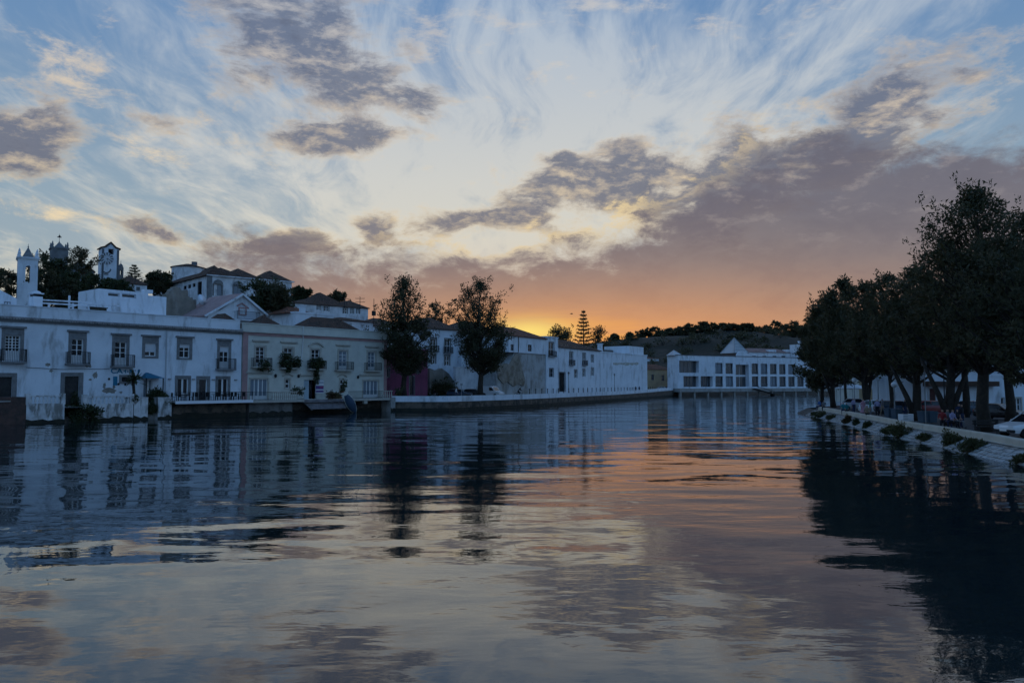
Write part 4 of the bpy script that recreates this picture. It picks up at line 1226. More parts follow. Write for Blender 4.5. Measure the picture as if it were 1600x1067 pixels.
# bell tower with a pointed spire
def bell_tower(label, px0, px1, pytop, pybase, Y, vpx, wall, spire_py, hole, spire_w=.62, pinn=True):
    f_ = Fac((px0 + px1) / 2, Y, vpx=vpx)
    o = fac_thing(f_, 'bell_tower', label, 'tower')
    a, b = f_.t(px0), f_.t(px1); W = b - a; pm_ = (px0 + px1) / 2
    zt = f_.z(pm_, pytop); zb = f_.z(pm_, pybase)
    m = MB()
    if hole:
        h = f_.rect(*hole); r_ = (h[1] - h[0]) / 2; cx = (h[0] + h[1]) / 2; zs = h[3] - r_
        # belfry walls: piers, sill block, arch heads on all four sides (open through)
        e = (h[0] - a)
        m.box(a, b, 0, W, zb, h[2])
        for xx_ in (a, b - e):
            for yy_ in (0, W - e): m.box(xx_, xx_ + e, yy_, yy_ + e, h[2], zt)
        arch = [(cx + r_ * math.cos(math.pi * i / 10), zs + r_ * math.sin(math.pi * i / 10)) for i in range(11)]
        for y0_ in (0.003, W - e + .003):
            for i in range(10):
                (xa, za), (xb_, zb_) = arch[i], arch[i + 1]
                m.add([(xa, y0_, za), (xb_, y0_, zb_), (xb_, y0_, zt), (xa, y0_, zt), (xa, y0_ + e - .006, za), (xb_, y0_ + e - .006, zb_), (xb_, y0_ + e - .006, zt), (xa, y0_ + e - .006, zt)],
                      [(0, 1, 2, 3), (7, 6, 5, 4), (0, 4, 5, 1)])
        for x_ in (a, b - e): m.box(x_ + .003, x_ + e - .003, e, W - e, zs + r_ * .6, zt)
        m.box(a, b, 0, W, zt - .02, zt)
    else: m.box(a, b, 0, W, zb, zt)
    m.build('shaft', wall, o)
    c = MB(); c.box(a - .25, b + .25, -.25, W + .25, zt, zt + .28); c.box(a - .12, b + .12, -.12, W + .12, zt - .2, zt)
    c.build('cornice', wall, o)
    zs_ = f_.z(pm_, spire_py); s = W * spire_w / 2; cx = (a + b) / 2; cy = W / 2; z1 = zt + .28
    MB().add([(cx - s, cy - s, z1), (cx + s, cy - s, z1), (cx + s, cy + s, z1), (cx - s, cy + s, z1), (cx, cy, zs_)], [(0, 1, 4), (1, 2, 4), (2, 3, 4), (3, 0, 4)]).build('spire', STONE, o)
    MB().lathe([(.06, 0), (.16, .12), (.05, .3), (.02, .8)], cx, cy, zs_ - .12, 6).build('finial', STONE, o)
    if pinn:
        pm = MB().lathe([(.34, 0), (.34, .25), (.2, .35), (.3, .75), (.16, 1.1), (.2, 1.25), (.02, 1.7)], n=8).mesh('pinnacle', wall)
        for xx_ in (a + .2, b - .2):
            for yy_ in (.2, W - .2): put('pinnacle', pm, o, (xx_, yy_, z1))
    return o, f_, a, b, zt
bell_tower('white church bell tower with open arched belfry and pointed grey spire', 21.5, 53.5, 403.5, 490, 150, 2600, WHITE, 383.5, (34, 414.5, 42.5, 440))
GREYW = mat('weathered_grey_wall', (.20, .21, .215), .95, col2=(.13, .135, .14), nscale=.6)
o, f_, a, b, zt = bell_tower('grey church tower with low pyramid roof and weathervane half hidden in trees', 74, 100.5, 388, 470, 205, 2400, GREYW, 375.5, None, .72)
zv = f_.z(88, 375); v_ = MB(); cx = (a + b) / 2; cy = (b - a) / 2
v_.tube([(cx, cy, zv - .2), (cx, cy, zv + 2.0)], .05, 5); v_.box(cx - .5, cx + .5, cy - .02, cy + .02, zv + 1.0, zv + 1.25); v_.box(cx - .2, cx + .25, cy - .02, cy + .02, zv + 1.25, zv + 1.6); v_.build('weathervane', IRON, o)
f_ = Fac(124, 215, vpx=2400)
o = fac_thing(f_, 'church_nave', 'grey gabled church nave behind the trees beside the towers', 'church')
P = [f_.tz(101, 470), f_.tz(147, 470), f_.tz(147, 425), f_.tz(125, 409), f_.tz(101, 422)]
MB().extr_y(P, 0, 14).build('wall', GREYW, o)
r_ = MB(); (xa, za), (xb_, zb_), (xc, zc_) = f_.tz(149, 426.5), f_.tz(125, 407.5), f_.tz(100, 424)
r_.add([(xa, -.3, za), (xb_, -.3, zb_), (xb_, 14, zb_), (xa, 14, za), (xa, -.3, za + .3), (xb_, -.3, zb_ + .3), (xb_, 14, zb_ + .3), (xa, 14, za + .3)], [(0, 1, 5, 4), (4, 5, 6, 7), (3, 2, 1, 0), (2, 3, 7, 6)])
r_.add([(xc, -.3, zc_), (xb_, -.3, zb_), (xb_, 14, zb_), (xc, 14, zc_), (xc, -.3, zc_ + .3), (xb_, -.3, zb_ + .3), (xb_, 14, zb_ + .3), (xc, 14, zc_ + .3)], [(0, 1, 5, 4), (4, 5, 6, 7), (3, 2, 1, 0), (2, 3, 7, 6)])
r_.build('roof', ROOF, o)
MB().lathe([(.9, 0), (.9, .2)], n=14).build('round_window', GLASS, o, (f_.t(125), .05, f_.z(125, 424))).rotation_euler = (R(90), 0, 0)

# clock tower
f_ = Fac(166, 195, vpx=2300)
o = fac_thing(f_, 'clock_tower', 'white clock tower with large dark dial and gabled top on the hill', 'tower')
a, b = f_.t(153.5), f_.t(180.5); W = b - a; ze = f_.z(166, 388.5); zb = f_.z(166, 470); cx = (a + b) / 2; za = f_.z(166, 379.5)
h = f_.rect(163.5, 388.5, 172, 397)
m = MB(); e = W * .28
m.box(a, b, 0, W, zb, h[2])
for y0_ in (0, W - .8):
    m.extr_y([(a, h[2]), (h[0], h[2]), (h[0], h[3] + .2), (cx, za), (a + .9, ze + .3), (a, ze)], y0_, y0_ + .8); m.extr_y([(h[1], h[2]), (b, h[2]), (b, ze), (b - .9, ze + .3), (cx, za), (h[1], h[3] + .2)], y0_ + .002, y0_ + .798)
    m.extr_y([(h[0], h[3]), (h[1], h[3]), (h[1], h[3] + .2), (cx, za), (h[0], h[3] + .2)], y0_ + .004, y0_ + .79)
m.box(a + .003, a + .8, .8, W - .8, h[2], ze); m.box(b - .8, b - .003, .8, W - .8, h[2], ze)
m.build('shaft', WHITE, o)
c = MB()
for s in (-1, 1):
    c.extr_y([(cx, za), (cx + s * (W / 2 - .8), ze + .35), (cx + s * (W / 2 + .35), ze), (cx + s * (W / 2 + .35), ze + .3), (cx + s * (W / 2 - .7), ze + .65), (cx, za + .4)][::s], -.3, W + .3)
c.build('roof', ROOF, o)
CORN = mat('dark_grey_quoins', (.12, .13, .14), .9)
for x_ in (a, b - .45): MB().box(x_ - .02, x_ + .47, -.05, .02, zb, ze - .1).build('quoin_strip', CORN, o)
xc, zc_ = f_.tz(167, 404); Rd = 9.6 / F * 195
dl = MB().lathe([(Rd, 0), (Rd, .1)], n=28).build('clock_dial', mat('pale_dial', (.50, .53, .56), .7), o, (xc, -.02, zc_)); dl.rotation_euler = (R(90), 0, 0)
nm = MB()
for i in range(12):
    an = i * math.pi / 6; c_, s_ = math.cos(an), math.sin(an); r0, r1, w0, w1 = Rd * .48, Rd * .96, .06, .22
    nm.add([(c_ * r0 - s_ * w0, s_ * r0 + c_ * w0, .115), (c_ * r0 + s_ * w0, s_ * r0 - c_ * w0, .115), (c_ * r1 + s_ * w1, s_ * r1 - c_ * w1, .115), (c_ * r1 - s_ * w1, s_ * r1 + c_ * w1, .115)], [(0, 1, 2, 3)])
nm.build('numerals', CORN, dl)
hd = MB()
for an, L in ((R(-28), .9), (R(-80), .55)):
    c_, s_ = math.cos(an), math.sin(an); hd.add([(-s_ * .09, c_ * .09, .13), (s_ * .09, -c_ * .09, .13), (c_ * Rd * L, s_ * Rd * L, .13)], [(0, 1, 2)])
hd.build('clock_hands', IRON, dl)
u_ = MB(); xg, zg_ = f_.tz(166, 420)
u_.tube([(xg + 1.0 * math.cos(t), -.05, zg_ + 1.0 * math.sin(t)) for t in [math.pi * (1 + i / 8.) for i in range(9)]], .16, 5); u_.box(xg - .5, xg + .5, -.1, .01, zg_ - 1.5, zg_ - 1.25)
u_.build('garland', CORN, o)
MB().lathe([(.5, 0), (.62, -.15), (.55, .35), (.3, .75), (.1, .85)], (h[0] + h[1]) / 2, W * .45, h[2] + .45, 10).build('bell', IRON, o)
f2 = Fac(184.5, 200, vpx=2300)
o = fac_thing(f2, 'small_belfry', 'small grey domed belfry beside the clock tower', 'tower')
a, b = f2.t(181), f2.t(188.3); m = MB(); zt = f2.z(184, 417); h = f2.rect(183, 422, 185.6, 429)
m.box(a, h[0], 0, 1.2, f2.z(184, 445), zt); m.box(h[1], b, 0, 1.2, f2.z(184, 445), zt); m.box(h[0], h[1], .003, 1.197, h[3], zt); m.box(h[0], h[1], .003, 1.197, f2.z(184, 445), h[2]); m.build('shaft', GREYW, o)
MB().lathe([((b - a) * .55, 0), ((b - a) * .5, .4), (.3, .8), (.08, 1.0), (.03, 1.8)], (a + b) / 2, .6, zt, 10).build('dome', GREYW, o)
simple_house(Fac(200, 175, vpx=2200), 'hill_house', 'white house with dark hipped roof below the clock tower', 181, 226, 444, 8, [(197, 447, 203, 453, 'g'), (209, 448, 215, 454, 'g')], roof=ROOF, roofh=2.3)

# convent on the hill: two wings meeting at a corner
CR = Fac(322, 180, vpx=2346); CL = Fac(322, 180, vpx=-350)
CL.d = -CL.d; CL.a = math.atan2(CL.d.y, CL.d.x); CL.n = Vector((CL.d.y, -CL.d.x, 0))
o = fac_thing(CR, 'convent', 'large white hilltop convent with arched windows and several dark hipped roofs', 'building')
zt = CR.z(322, 430.5); zb = CR.z(322, 478); b = CR.t(453.5)
hs = [CR.rect(331, 444, 343.5, 462), CR.rect(362.5, 446, 375.5, 463.5), CR.rect(432, 455, 438, 462)]
m = MB(); walls_box(m, 0, b, 0, 12, zb, zt, hs); m.build('wall', WHITE2, o)
for i, h in enumerate(hs):
    w_ = window(o, h, cols=2, rows=2, glass=CURT if i < 2 else GLASS, frame=SHUT)
    if i < 2:
        cx, r_ = (h[0] + h[1]) / 2, (h[1] - h[0]) / 2
        P = [(cx + (r_ + .15) * math.cos(math.pi * k / 10), h[3] + .1 + .95 * math.sin(math.pi * k / 10)) for k in range(11)]
        MB().extr_y(P, -.35, .02).build('arched_hood', STONE, w_)
        MB().box(h[0] - .3, h[0], -.12, .02, h[2], h[3]).build('jamb', STONE, w_); MB().box(h[1], h[1] + .3, -.12, .02, h[2], h[3]).build('jamb', STONE, w_)
MB().box(-.2, .95, -.15, .02, zb, zt).build('corner_pilaster', GREYW, o)
MB().box(-.3, b + .5, -.5, .02, zt, zt + .25).build('eaves', WHITE2, o)
aL = CL.t(235)
lw = put('left_wing', None, o); lw.empty_display_size = .1
off = CL.a - CR.a; lw.rotation_euler = (0, 0, off)
m = MB(); hl = [CL.rect(305, 441, 312, 462)] + [CL.rect(x_, y_, x_ + 5, y_ + 6) for x_, y_ in ((297, 443.5), (290, 445.5), (283, 447.5), (262, 451.5), (252, 453.5))]
walls_box(m, aL, 0, 0, 11, zb - 2, zt - .002, hl); m.build('wall', WHITE2, lw)
for h in hl: window(lw, h, cols=1, rows=1, frame=SHUT, glass=GLASS)
for x0_, x1_, h_ in ((aL + .5, -.4, 3.0),): MB().hip(x0_, x1_, 0, 10.6, zt + .02, h_, .5).build('roof', ROOF, lw)
for p0, p1, py, dep in ((300, 352, 417.5, 11), (350, 404, 422, 11), (403, 452.5, 425.5, 11)):
    a_, b_ = CR.t(p0) if p0 > 322 else -.3, CR.t(p1); hh = CR.z((p0 + p1) / 2, py) - zt - .25
    MB().hip(a_ + .3, b_ - .2, .2, dep, zt + .25, hh + .9, .35, ridge=(3.6 if p0 == 350 else .3)).build('roof', ROOF, o)
f_ = Fac(286, 205, vpx=9000)
o = fac_thing(f_, 'water_tower', 'round white water tower with flat conical roof and chimney stub', 'tower')
cx, zt = f_.tz(288, 416); Rr = 25 / F * 205
MB().lathe([(Rr, f_.z(288, 470) - zt), (Rr, 0)], cx, Rr, zt, 28).build('drum', WHITE2, o, smooth=False)
MB().lathe([(Rr + .35, 0), (Rr + .35, .15), (.8, 1.15), (.1, 1.2)], cx, Rr, zt, 28).build('roof', ROOF, o)
c_, z_ = f_.tz(297.5, 413); MB().box(c_ - .6, c_ + .6, Rr - .6, Rr + .6, z_ - .3, f_.z(297, 405.5)).build('chimney', GREYW, o)

# houses stepping down behind the riverside pair
f_ = FA.shift(-22)
o = fac_thing(f_, 'ruined_wall', 'grey ruined masonry wall with uneven top below the convent', 'wall')
P = [f_.tz(259, 500), f_.tz(306, 500), f_.tz(306, 468), f_.tz(298, 466), f_.tz(293, 454), f_.tz(281, 451), f_.tz(274, 449), f_.tz(268, 452), f_.tz(266, 458), f_.tz(259, 459)]
r_ = random.Random(2); P2 = []
for q0, q1 in zip(P[1:-1], P[2:]):
    P2 += [(q0[0] + (q1[0] - q0[0]) * k / 4 + r_.uniform(-.15, .15), q0[1] + (q1[1] - q0[1]) * k / 4 + r_.uniform(-.25, .2)) for k in range(4)]
MB().extr_y([P[0], P[1]] + P2[1:] + [P[-1]], 0, 1.2).build('masonry', OLDSTONE, o)
o = fac_thing(f_, 'satellite_dish', 'white satellite dish standing on a roof beside the ruined wall', 'satellite dish')
t_, z_ = f_.tz(310, 470); d_ = MB().lathe([(.05, 0), (.45, .06), (.75, .18), (.9, .34)], n=14).build('dish', WHITE, o, (t_, -.6, z_), smooth=True); d_.rotation_euler = (R(70), 0, R(20))
MB().tube([(t_, -.5, z_ - 3.5), (t_, -.4, z_)], .06, 5).build('mast', GREYM, o)
f_ = FA.shift(-15)
o = fac_thing(f_, 'gabled_house', 'white gabled house with pink roof slope and balcony railing behind the riverside houses', 'house')
P = [f_.tz(325, 515), f_.tz(412, 515), f_.tz(412, 490), f_.tz(377.5, 461), f_.tz(345, 484), f_.tz(325, 490)]
hs_ = f_.rect(372, 482, 381, 491)
MB().extr_y(P, 0, 9).build('wall', WHITE, o)
PR = mat('pink_tiles', (.36, .24, .22), .9, col2=(.27, .18, .17), nscale=1)
ga, gb, gc = f_.tz(377.5, 458), f_.tz(416, 491), f_.tz(318, 492)
for q0, q1 in ((ga, gb), (gc, ga)):
    MB().add([(q0[0], -.4, q0[1]), (q1[0], -.4, q1[1]), (q1[0], 9, q1[1]), (q0[0], 9, q0[1]), (q0[0], -.4, q0[1] - .3), (q1[0], -.4, q1[1] - .3), (q1[0], 9, q1[1] - .3), (q0[0], 9, q0[1] - .3)],
             [(0, 1, 2, 3), (4, 5, 1, 0), (5, 6, 2, 1), (7, 4, 0, 3), (7, 6, 5, 4)]).build('roof', PR, o)
for q0, q1 in ((ga, gb), (gc, ga)): MB().tube([(q0[0], -.42, q0[1] - .2), (q1[0], -.42, q1[1] - .2)], .2, 4).build('bargeboard', WHITE, o)
ia, ib, ic = f_.tz(378, 474), f_.tz(388, 482), f_.tz(370, 478)
MB().tube([(ic[0], -.03, ic[1]), (ia[0], -.03, ia[1]), (ib[0], -.03, ib[1])], .14, 4).build('gable_moulding', PINKTRIM, o)
window(o, hs_, y=-.05, rev=.06, cols=2, rows=1, sur=PINKTRIM, sw=.2)
balcony(o, f_.t(362), f_.t(398), f_.z(380, 500), y=0, depth=1.2, h=1.2, slab=WHITE)
o, a, b, zt = simple_house(FA.shift(-34), 'hill_house', 'white cubic house with a small arched window and slender chimney below the convent', 400, 456, 468.5, 9, [(437, 480, 443.5, 490, 's')], roof=ROOF, roofh=.8)
chimney(o, FA.shift(-34).t(421), .4, zt, 1.3, .8)
f_ = Fac(515, 165, vpx=2100)
o, a, b, zt = simple_house(f_, 'long_house', 'long pale house under weathered dark tiled roofs at the foot of the hill', 457, 574, 478, 10, [(494, 477, 498, 484), (505, 478, 512, 486), (535, 481, 541, 490), (547, 482, 551, 490), (556, 483, 560, 490)], wall=WHITE2, roof=ROOF, roofh=1.6, sur=STONE)
for p0, p1, py in ((488, 540, 454.5), (538, 574, 468)):
    a_, b_ = f_.t(p0), f_.t(p1); MB().hip(a_, b_, .3, 9.5, zt + .05, f_.z((p0 + p1) / 2, py) - zt, .4, ridge=.5).build('roof', ROOF, o)
f_ = FA.shift(-24)
o, a, b, zt = simple_house(f_, 'hill_house', 'bright white house with a red tiled lean-to roof and tall chimney', 460, 520, 491.5, 7, [(489, 498, 494, 505), (495, 498.5, 499, 505)], flat=.3)
chimney(o, f_.t(474.5), .3, zt, f_.z(474, 478) - zt, .8)
MB().hip(f_.t(453), f_.t(497), 1.5, 6.5, zt + .05, f_.z(475, 478) - zt, .2, ridge=2).build('roof', ROOFR, o)
f_ = FA.shift(-20)
o, a, b, zt = simple_house(f_, 'hill_house', 'small white house with low dark roof behind the cream house end', 524, 582, 502, 7, [(545, 505, 549, 511), (563, 507, 568, 513)], wall=WHITE2, roof=ROOF, roofh=.9)
f_ = FA.shift(-30)
simple_house(f_, 'hill_house', 'white house with dark roof hidden behind the dense dark quay tree', 578, 640, 512, 9, [(586, 516, 590, 523)], roof=ROOF, roofh=2.2)
# aerials
for lab, px, p0, p1, arms in (('thin television aerial with short arms on the long pale house roof', 538, 476, 464, 1), ('cross shaped television aerial beside the second roof of the long pale house', 562.5, 478, 463.5, 2), ('tall thin radio mast rising left of the dense dark quay tree', 584, 498, 467, 0)):
    p = at(px, p0, 150); q = at(px, p1, 150)
    o = thing('aerial', lab, 'aerial', p); m = MB().tube([(0, 0, -1.5), (0, 0, q.z - p.z)], .06, 5)
    m.build('mast', IRON, o)
    r_ = MB()
    for i in range(arms): r_.box(-.9, .9, -.04, .04, q.z - p.z - .4 - i * .7, q.z - p.z - .32 - i * .7)
    if not arms: r_.box(-.35, .35, -.3, .3, .6, 1.5)
    r_.build('arms', IRON, o)

# mauve building at the start of the quay street
f_ = Fac(640, 131, vpx=1800)
o, a, b, zt = simple_house(f_, 'mauve_house', 'dark mauve plastered building behind the dense dark tree', 604, 668, 548, 10, [(640, 588, 647, 617.5, 'sg'), (604.5, 575, 608, 590, 's')], z0=ST, wall=MAUVE, sur=STONE, flat=.4)
MB().lathe([(.42, 0), (.42, .08), (.3, .1)], n=14).build('wall_ring', STONE, o, (f_.t(652.5), .02, f_.z(652, 581))).rotation_euler = (R(90), 0, 0)
# white houses behind the quay trees
f_ = Fac(700, 146, vpx=1900)
o, a, b, zt = simple_house(f_, 'white_house', 'white three storey house with dark pointed roof between the two quay trees', 667, 720, 515.5, 11, [(673, 529, 681, 549, 'b'), (695, 530, 703, 551, 'b'), (673, 555, 680, 568), (695, 556, 702, 571)], z0=ST, roof=ROOF, roofh=2.6, sur=STONE, sw=.22)
f_ = Fac(760, 152, vpx=1900)
simple_house(f_, 'white_house', 'wide white house under a dark pointed roof behind the tall open quay tree', 721, 799, 523, 12, [(735, 545, 741, 558), (760, 548, 766, 560), (790, 538, 796, 548)], z0=ST, roof=ROOF, roofh=3.0, sur=STONE)
f_ = Fac(690, 140, vpx=1900)
o = fac_thing(f_, 'garden_wall', 'crumbling brown stone garden wall left of the tall open quay tree', 'wall')
P = [f_.tz(672, 616), f_.tz(712, 616), f_.tz(709, 592), f_.tz(700, 582), f_.tz(690, 575), f_.tz(681, 579), f_.tz(672, 577)]
r_ = random.Random(8); P = [(x_ + r_.uniform(-.2, .2), max(z_ + r_.uniform(-.3, .3), ST - .1)) for x_, z_ in P]; MB().extr_y(P, 0, .8).build('masonry', OLDSTONE, o)
f_ = Fac(740, 143, vpx=1900)
o = fac_thing(f_, 'garden_wall', 'plain white garden wall behind the parked van', 'wall')
m = MB().box(f_.t(712), f_.t(779), 0, .6, ST - .1, f_.z(745, 575)); m.box(f_.t(712) - .1, f_.t(779) + .1, -.08, .68, f_.z(745, 575), f_.z(745, 573.5)); m.build('masonry', WHITE2, o)
# house standing on the old rampart
f_ = Fac(853, 158, vpx=1560)
o = fac_thing(f_, 'rampart', 'old stained stone rampart with sloping buttress carrying a white house', 'rampart')
P = [f_.tz(777, 618), f_.tz(853.5, 618), f_.tz(853.5, 549.5), f_.tz(805, 549.5), f_.tz(801, 562), f_.tz(796, 567.5), f_.tz(777, 567.5)]
MB().extr_y([(x_, max(z_, ST - .1)) for x_, z_ in P], .2, 6).build('masonry', mat('pale_rampart_plaster', (.42, .42, .41), .95, col2=(.27, .25, .22), nscale=.35, stain=(.5, (.15, .13, .11), .5, .7, .8), bump=(1.6, .6, .12)), o)
P = [f_.tz(*q) for q in ((778, 572), (786, 569), (797, 568.5), (801, 560), (806, 552), (810, 556), (814, 566), (817, 580), (821, 594), (819, 603), (810, 600), (803, 604), (794, 597), (786, 599), (779, 590))]
MB().extr_y(P, .02, .22).build('bare_rubble', mat('brown_rubble', (.30, .26, .21), .95, col2=(.15, .12, .085), nscale=.6, bump=(2, .8, .15)), o)
o, a, b, zt = simple_house(f_, 'rampart_house', 'white house with brown ridged roof standing on the old rampart', 795, 853.3, 527.5, 9, [(798, 538, 803, 548, 'g'), (825, 538.5, 831, 549, 'g')], z0=f_.z(825, 552), roof=ROOFR, roofh=2.2, cat='house')
MB().tube([(f_.t(809.5), -.08, zt), (f_.t(809.5), -.08, f_.z(809, 550))], .07, 5).build('drain_pipe', IRON, o)
o, a, b, zt = simple_house(f_, 'tower_house', 'narrow white tower house with an iron balcony at the end of the rampart', 853.6, 872.2, 528, 8, [(858, 535, 865.5, 556.5, 'b'), (858.5, 576, 864.5, 589, 'g')], z0=ST, flat=.25, sur=STONE)
f_ = Fac(905, 178, vpx=1480)
o, a, b, zt = simple_house(f_, 'quay_house', 'long white quay house with two balcony windows and rows of small windows', 873, 938.5, 546, 11, [(890, 550, 895, 570, 'b'), (910.5, 552, 915, 570.5, 'b'), (924, 555, 927.5, 566.5), (897.5, 578, 901.5, 590.5), (910.5, 577, 914, 588.5), (924, 575, 927.5, 587), (873.8, 582, 883, 612, 'sg')], z0=ST, roof=ROOF, roofh=2.4, sur=STONE)
f_ = Fac(975, 215, vpx=1600)
o, a, b, zt = simple_house(f_, 'flat_roofed_house', 'large blank white house with roof terrace and square tower room', 938.8, 1011.5, 553.5, 12, (), z0=ST, flat=.3)
xa, xb_ = f_.t(985), f_.t(1007.5); MB().box(xa, xb_, .3, 8, zt, f_.z(996, 541.5)).build('tower_room', WHITE, o)
chimney(o, f_.t(946), 1, zt, f_.z(946, 537.5) - zt, 1.0)
MB().box(f_.t(953), f_.t(984), 5, 9, zt, f_.z(965, 545)).build('terrace_room', mat('dim_wall', (.12, .11, .10), .9), o)
rw = random.Random(5)
up_ = [f_.tz(958 + i * 3.3, 566.3 + rw.uniform(-.6, .8)) for i in range(13)]; dn_ = [f_.tz(958 + i * 3.3, 570.2 + rw.uniform(-1.2, 1.4)) for i in range(13)]
MB().extr_y(dn_ + up_[::-1], -.01, .02).build('bare_patch', mat('faded_ochre_patch', (.36, .34, .28), .95, col2=(.5, .5, .47), nscale=1.3), o)
f_ = Fac(1030, 275, vpx=2400)
YEL = mat('ochre_plaster', (.42, .33, .20), .9, col2=(.33, .26, .17), nscale=.5)
simple_house(f_, 'ochre_house', 'low ochre house with orange tiled roof beside the market hall', 1011, 1050, 577.5, 8, [(1018, 585, 1022, 594, 'g'), (1034, 586, 1038, 595, 'g')], z0=ST, wall=YEL, roof=ROOFR, roofh=2.0)
f_ = Fac(1022, 420, vpx=3000)
simple_house(f_, 'far_house', 'small far white house on the slope above the ochre house', 1012, 1030, 560.5, 8, [(1016, 562, 1018, 564)], roof=ROOFR, roofh=.9)

# ------------------------------------------------------------------ market hall on piles
f_ = MUSE
o = fac_thing(f_, 'market_hall', 'long white modern market hall on piles over the river with glass pyramid roof', 'building')
zs0, zs1 = f_.z(1150, 611.8), f_.z(1150, 606.5); zt = f_.z(1150, 557.0); x0, x1 = f_.t(1060), f_.t(1345)
bays = []
for xa, xb_ in ((1118, 1129.5), (1134, 1145.5), (1175, 1185), (1189, 1199.5), (1203.5, 1214), (1218, 1228), (1232, 1242)):
    bays.append((xa, 566.5, xb_, 583.5)); bays.append((xa, 588.5, xb_, 606))
for xa, xb_ in ((1246, 1256), (1260, 1270), (1274, 1284)): bays.append((xa, 588.5, xb_, 606))
hs = [f_.rect(*v) for v in bays]
big = [f_.rect(1060.5, 564, 1092.5, 581), f_.rect(1068, 588, 1092, 606), f_.rect(1095, 588.5, 1114, 606), f_.rect(1150, 570, 1170.5, 606)]
zl, zu = hs[1][2], hs[0][3]
def snap(h, lower): return (h[0], h[1], zs1 + .5 if lower else f_.z(1180, 584.5), f_.z(1180, 588) if lower else f_.z(1180, 568))
hs = [snap(h, i % 2 == 1 or i >= 14) for i, h in enumerate(hs)]
big = [(big[0][0] + .3, big[0][1], f_.z(1150, 583), f_.z(1150, 565)), (big[1][0], big[1][1], zs1 + .5, f_.z(1150, 588)), (big[2][0], big[2][1], zs1 + .5, f_.z(1150, 588)), (big[3][0], big[3][1], zs1 + .5, f_.z(1150, 569.5))]
m = MB(); walls_box(m, x0, x1, 0, 5.5, zs1 - .01, zt, hs + big); m.build('wall', WHITE, o)
pc = MB(); pc.box(x0 - .2, x1 + .2, -.15, 5.6, zt, zt + .2); pc.build('roof_edge', mat('dark_coping', (.10, .10, .11), .8), o)
MB().box(x0 - .5, x1 + .5, -1.2, 8, zs0, zs1).build('deck_slab', CONC, o)
pl_ = MB().box(-.35, .35, 0, .7, -1.5, zs0 + .01).mesh('pile', CONC)
for i in range(16): put('pile', pl_, o, (x0 + .5 + (x1 - x0 - 1) * i / 15, -.6, 0))
for i, h in enumerate(hs):
    w_ = MB(); a, b, c_, d = h; yy = .55
    w_.quad((a, yy, c_), (b, yy, c_), (b, yy, d), (a, yy, d)); p_ = w_.build('window', LITG if i % 3 else CURT, o)
    fr_ = MB(); fr_.box(a, b, .45, .54, c_, c_ + .12); fr_.box(a, b, .45, .54, d - .12, d); fr_.box(a, a + .1, .451, .539, c_ + .12, d - .12); fr_.box(b - .1, b, .451, .539, c_ + .12, d - .12); fr_.box((a + b) / 2 - .04, (a + b) / 2 + .04, .45, .54, c_ + .12, d - .12)
    fr_.build('frame', SHUT, p_)
    r_ = MB(); r_.box(a, b, .08, .12, c_ + 1.0, c_ + 1.06); [r_.box(a + (b - a) * k / 8 - .02, a + (b - a) * k / 8 + .02, .08, .12, c_, c_ + 1.0) for k in range(9)]
    r_.build('railing', GREYM, p_)
for i, h in enumerate(big):
    a, b, c_, d = h; yy = 1.6
    p_ = MB().quad((a, yy, c_), (b, yy, c_), (b, yy, d), (a, yy, d)).build('window', LITG, o)
    jb = MB(); wall_ = [(a, .2, a, yy), (b, .2, b, yy)]
    for xx_ in (a, b): jb.quad((xx_, .2, c_), (xx_, yy, c_), (xx_, yy, d), (xx_, .2, d))
    jb.quad((a, .2, d), (b, .2, d), (b, yy, d), (a, yy, d)); jb.quad((a, .2, c_), (b, .2, c_), (b, yy, c_), (a, yy, c_)); jb.build('reveal', WHITE, p_)
    n = 5 if i != 3 else 2; fr_ = MB()
    for k in range(n + 1): x_ = a + (b - a) * k / n; fr_.box(x_ - .06, x_ + .06, yy - .1, yy - .01, c_, d)
    if i == 3: fr_.box(a, b, yy - .1, yy - .01, (c_ + d) / 2 - .3, (c_ + d) / 2 + .3)
    fr_.build('frame', SHUT if i != 3 else WHITE, p_)
    cl = MB().box(-.16, .16, -.02, .3, 0, 1).mesh('column', WHITE)
ap = [(f_.t(1152), zt + .19)] + [(f_.t(1161) + (f_.t(1170) - f_.t(1152)) / 2 * math.cos(math.pi * (1 - k / 12.)), zt + .2 + 1.7 * math.sin(math.pi * k / 12.)) for k in range(13)]
MB().extr_y(ap[1:], -.05, .5).build('arched_gable', WHITE, o)
za, zb = f_.z(1138, 552), f_.z(1138, 527.5); fp = f_.shift(-9.0); a, b = fp.t(1147) - 3.6, fp.t(1147) + 3.6; W = b - a; za, zb = fp.z(1138, 552), fp.z(1138, 527.5); sx_ = (fp.o - f_.o).dot(f_.d); a += sx_; b += sx_
MB().box(a + .6, b - .6, 5.6, 5.6 + W - 1.2, zs1, za).build('pyramid_base', mat('brown_wall', (.14, .11, .10), .9), o)
PYR = mat('pyramid_glazing', (.42, .44, .45), .3, col2=(.30, .33, .34), nscale=.3)
pv = [(a, 5.0, za), (b, 5.0, za), (b, 5.0 + W, za), (a, 5.0 + W, za), ((a + b) / 2, 5.0 + W / 2, zb)]
py = MB().add(pv, [(0, 1, 4), (1, 2, 4), (2, 3, 4), (3, 0, 4), (3, 2, 1, 0)]).build('pyramid_roof', PYR, o)
rb = MB()
for i, j in ((0, 4), (1, 4), (2, 4), (3, 4), (0, 1)): rb.tube([pv[i], pv[j]], .14, 4)
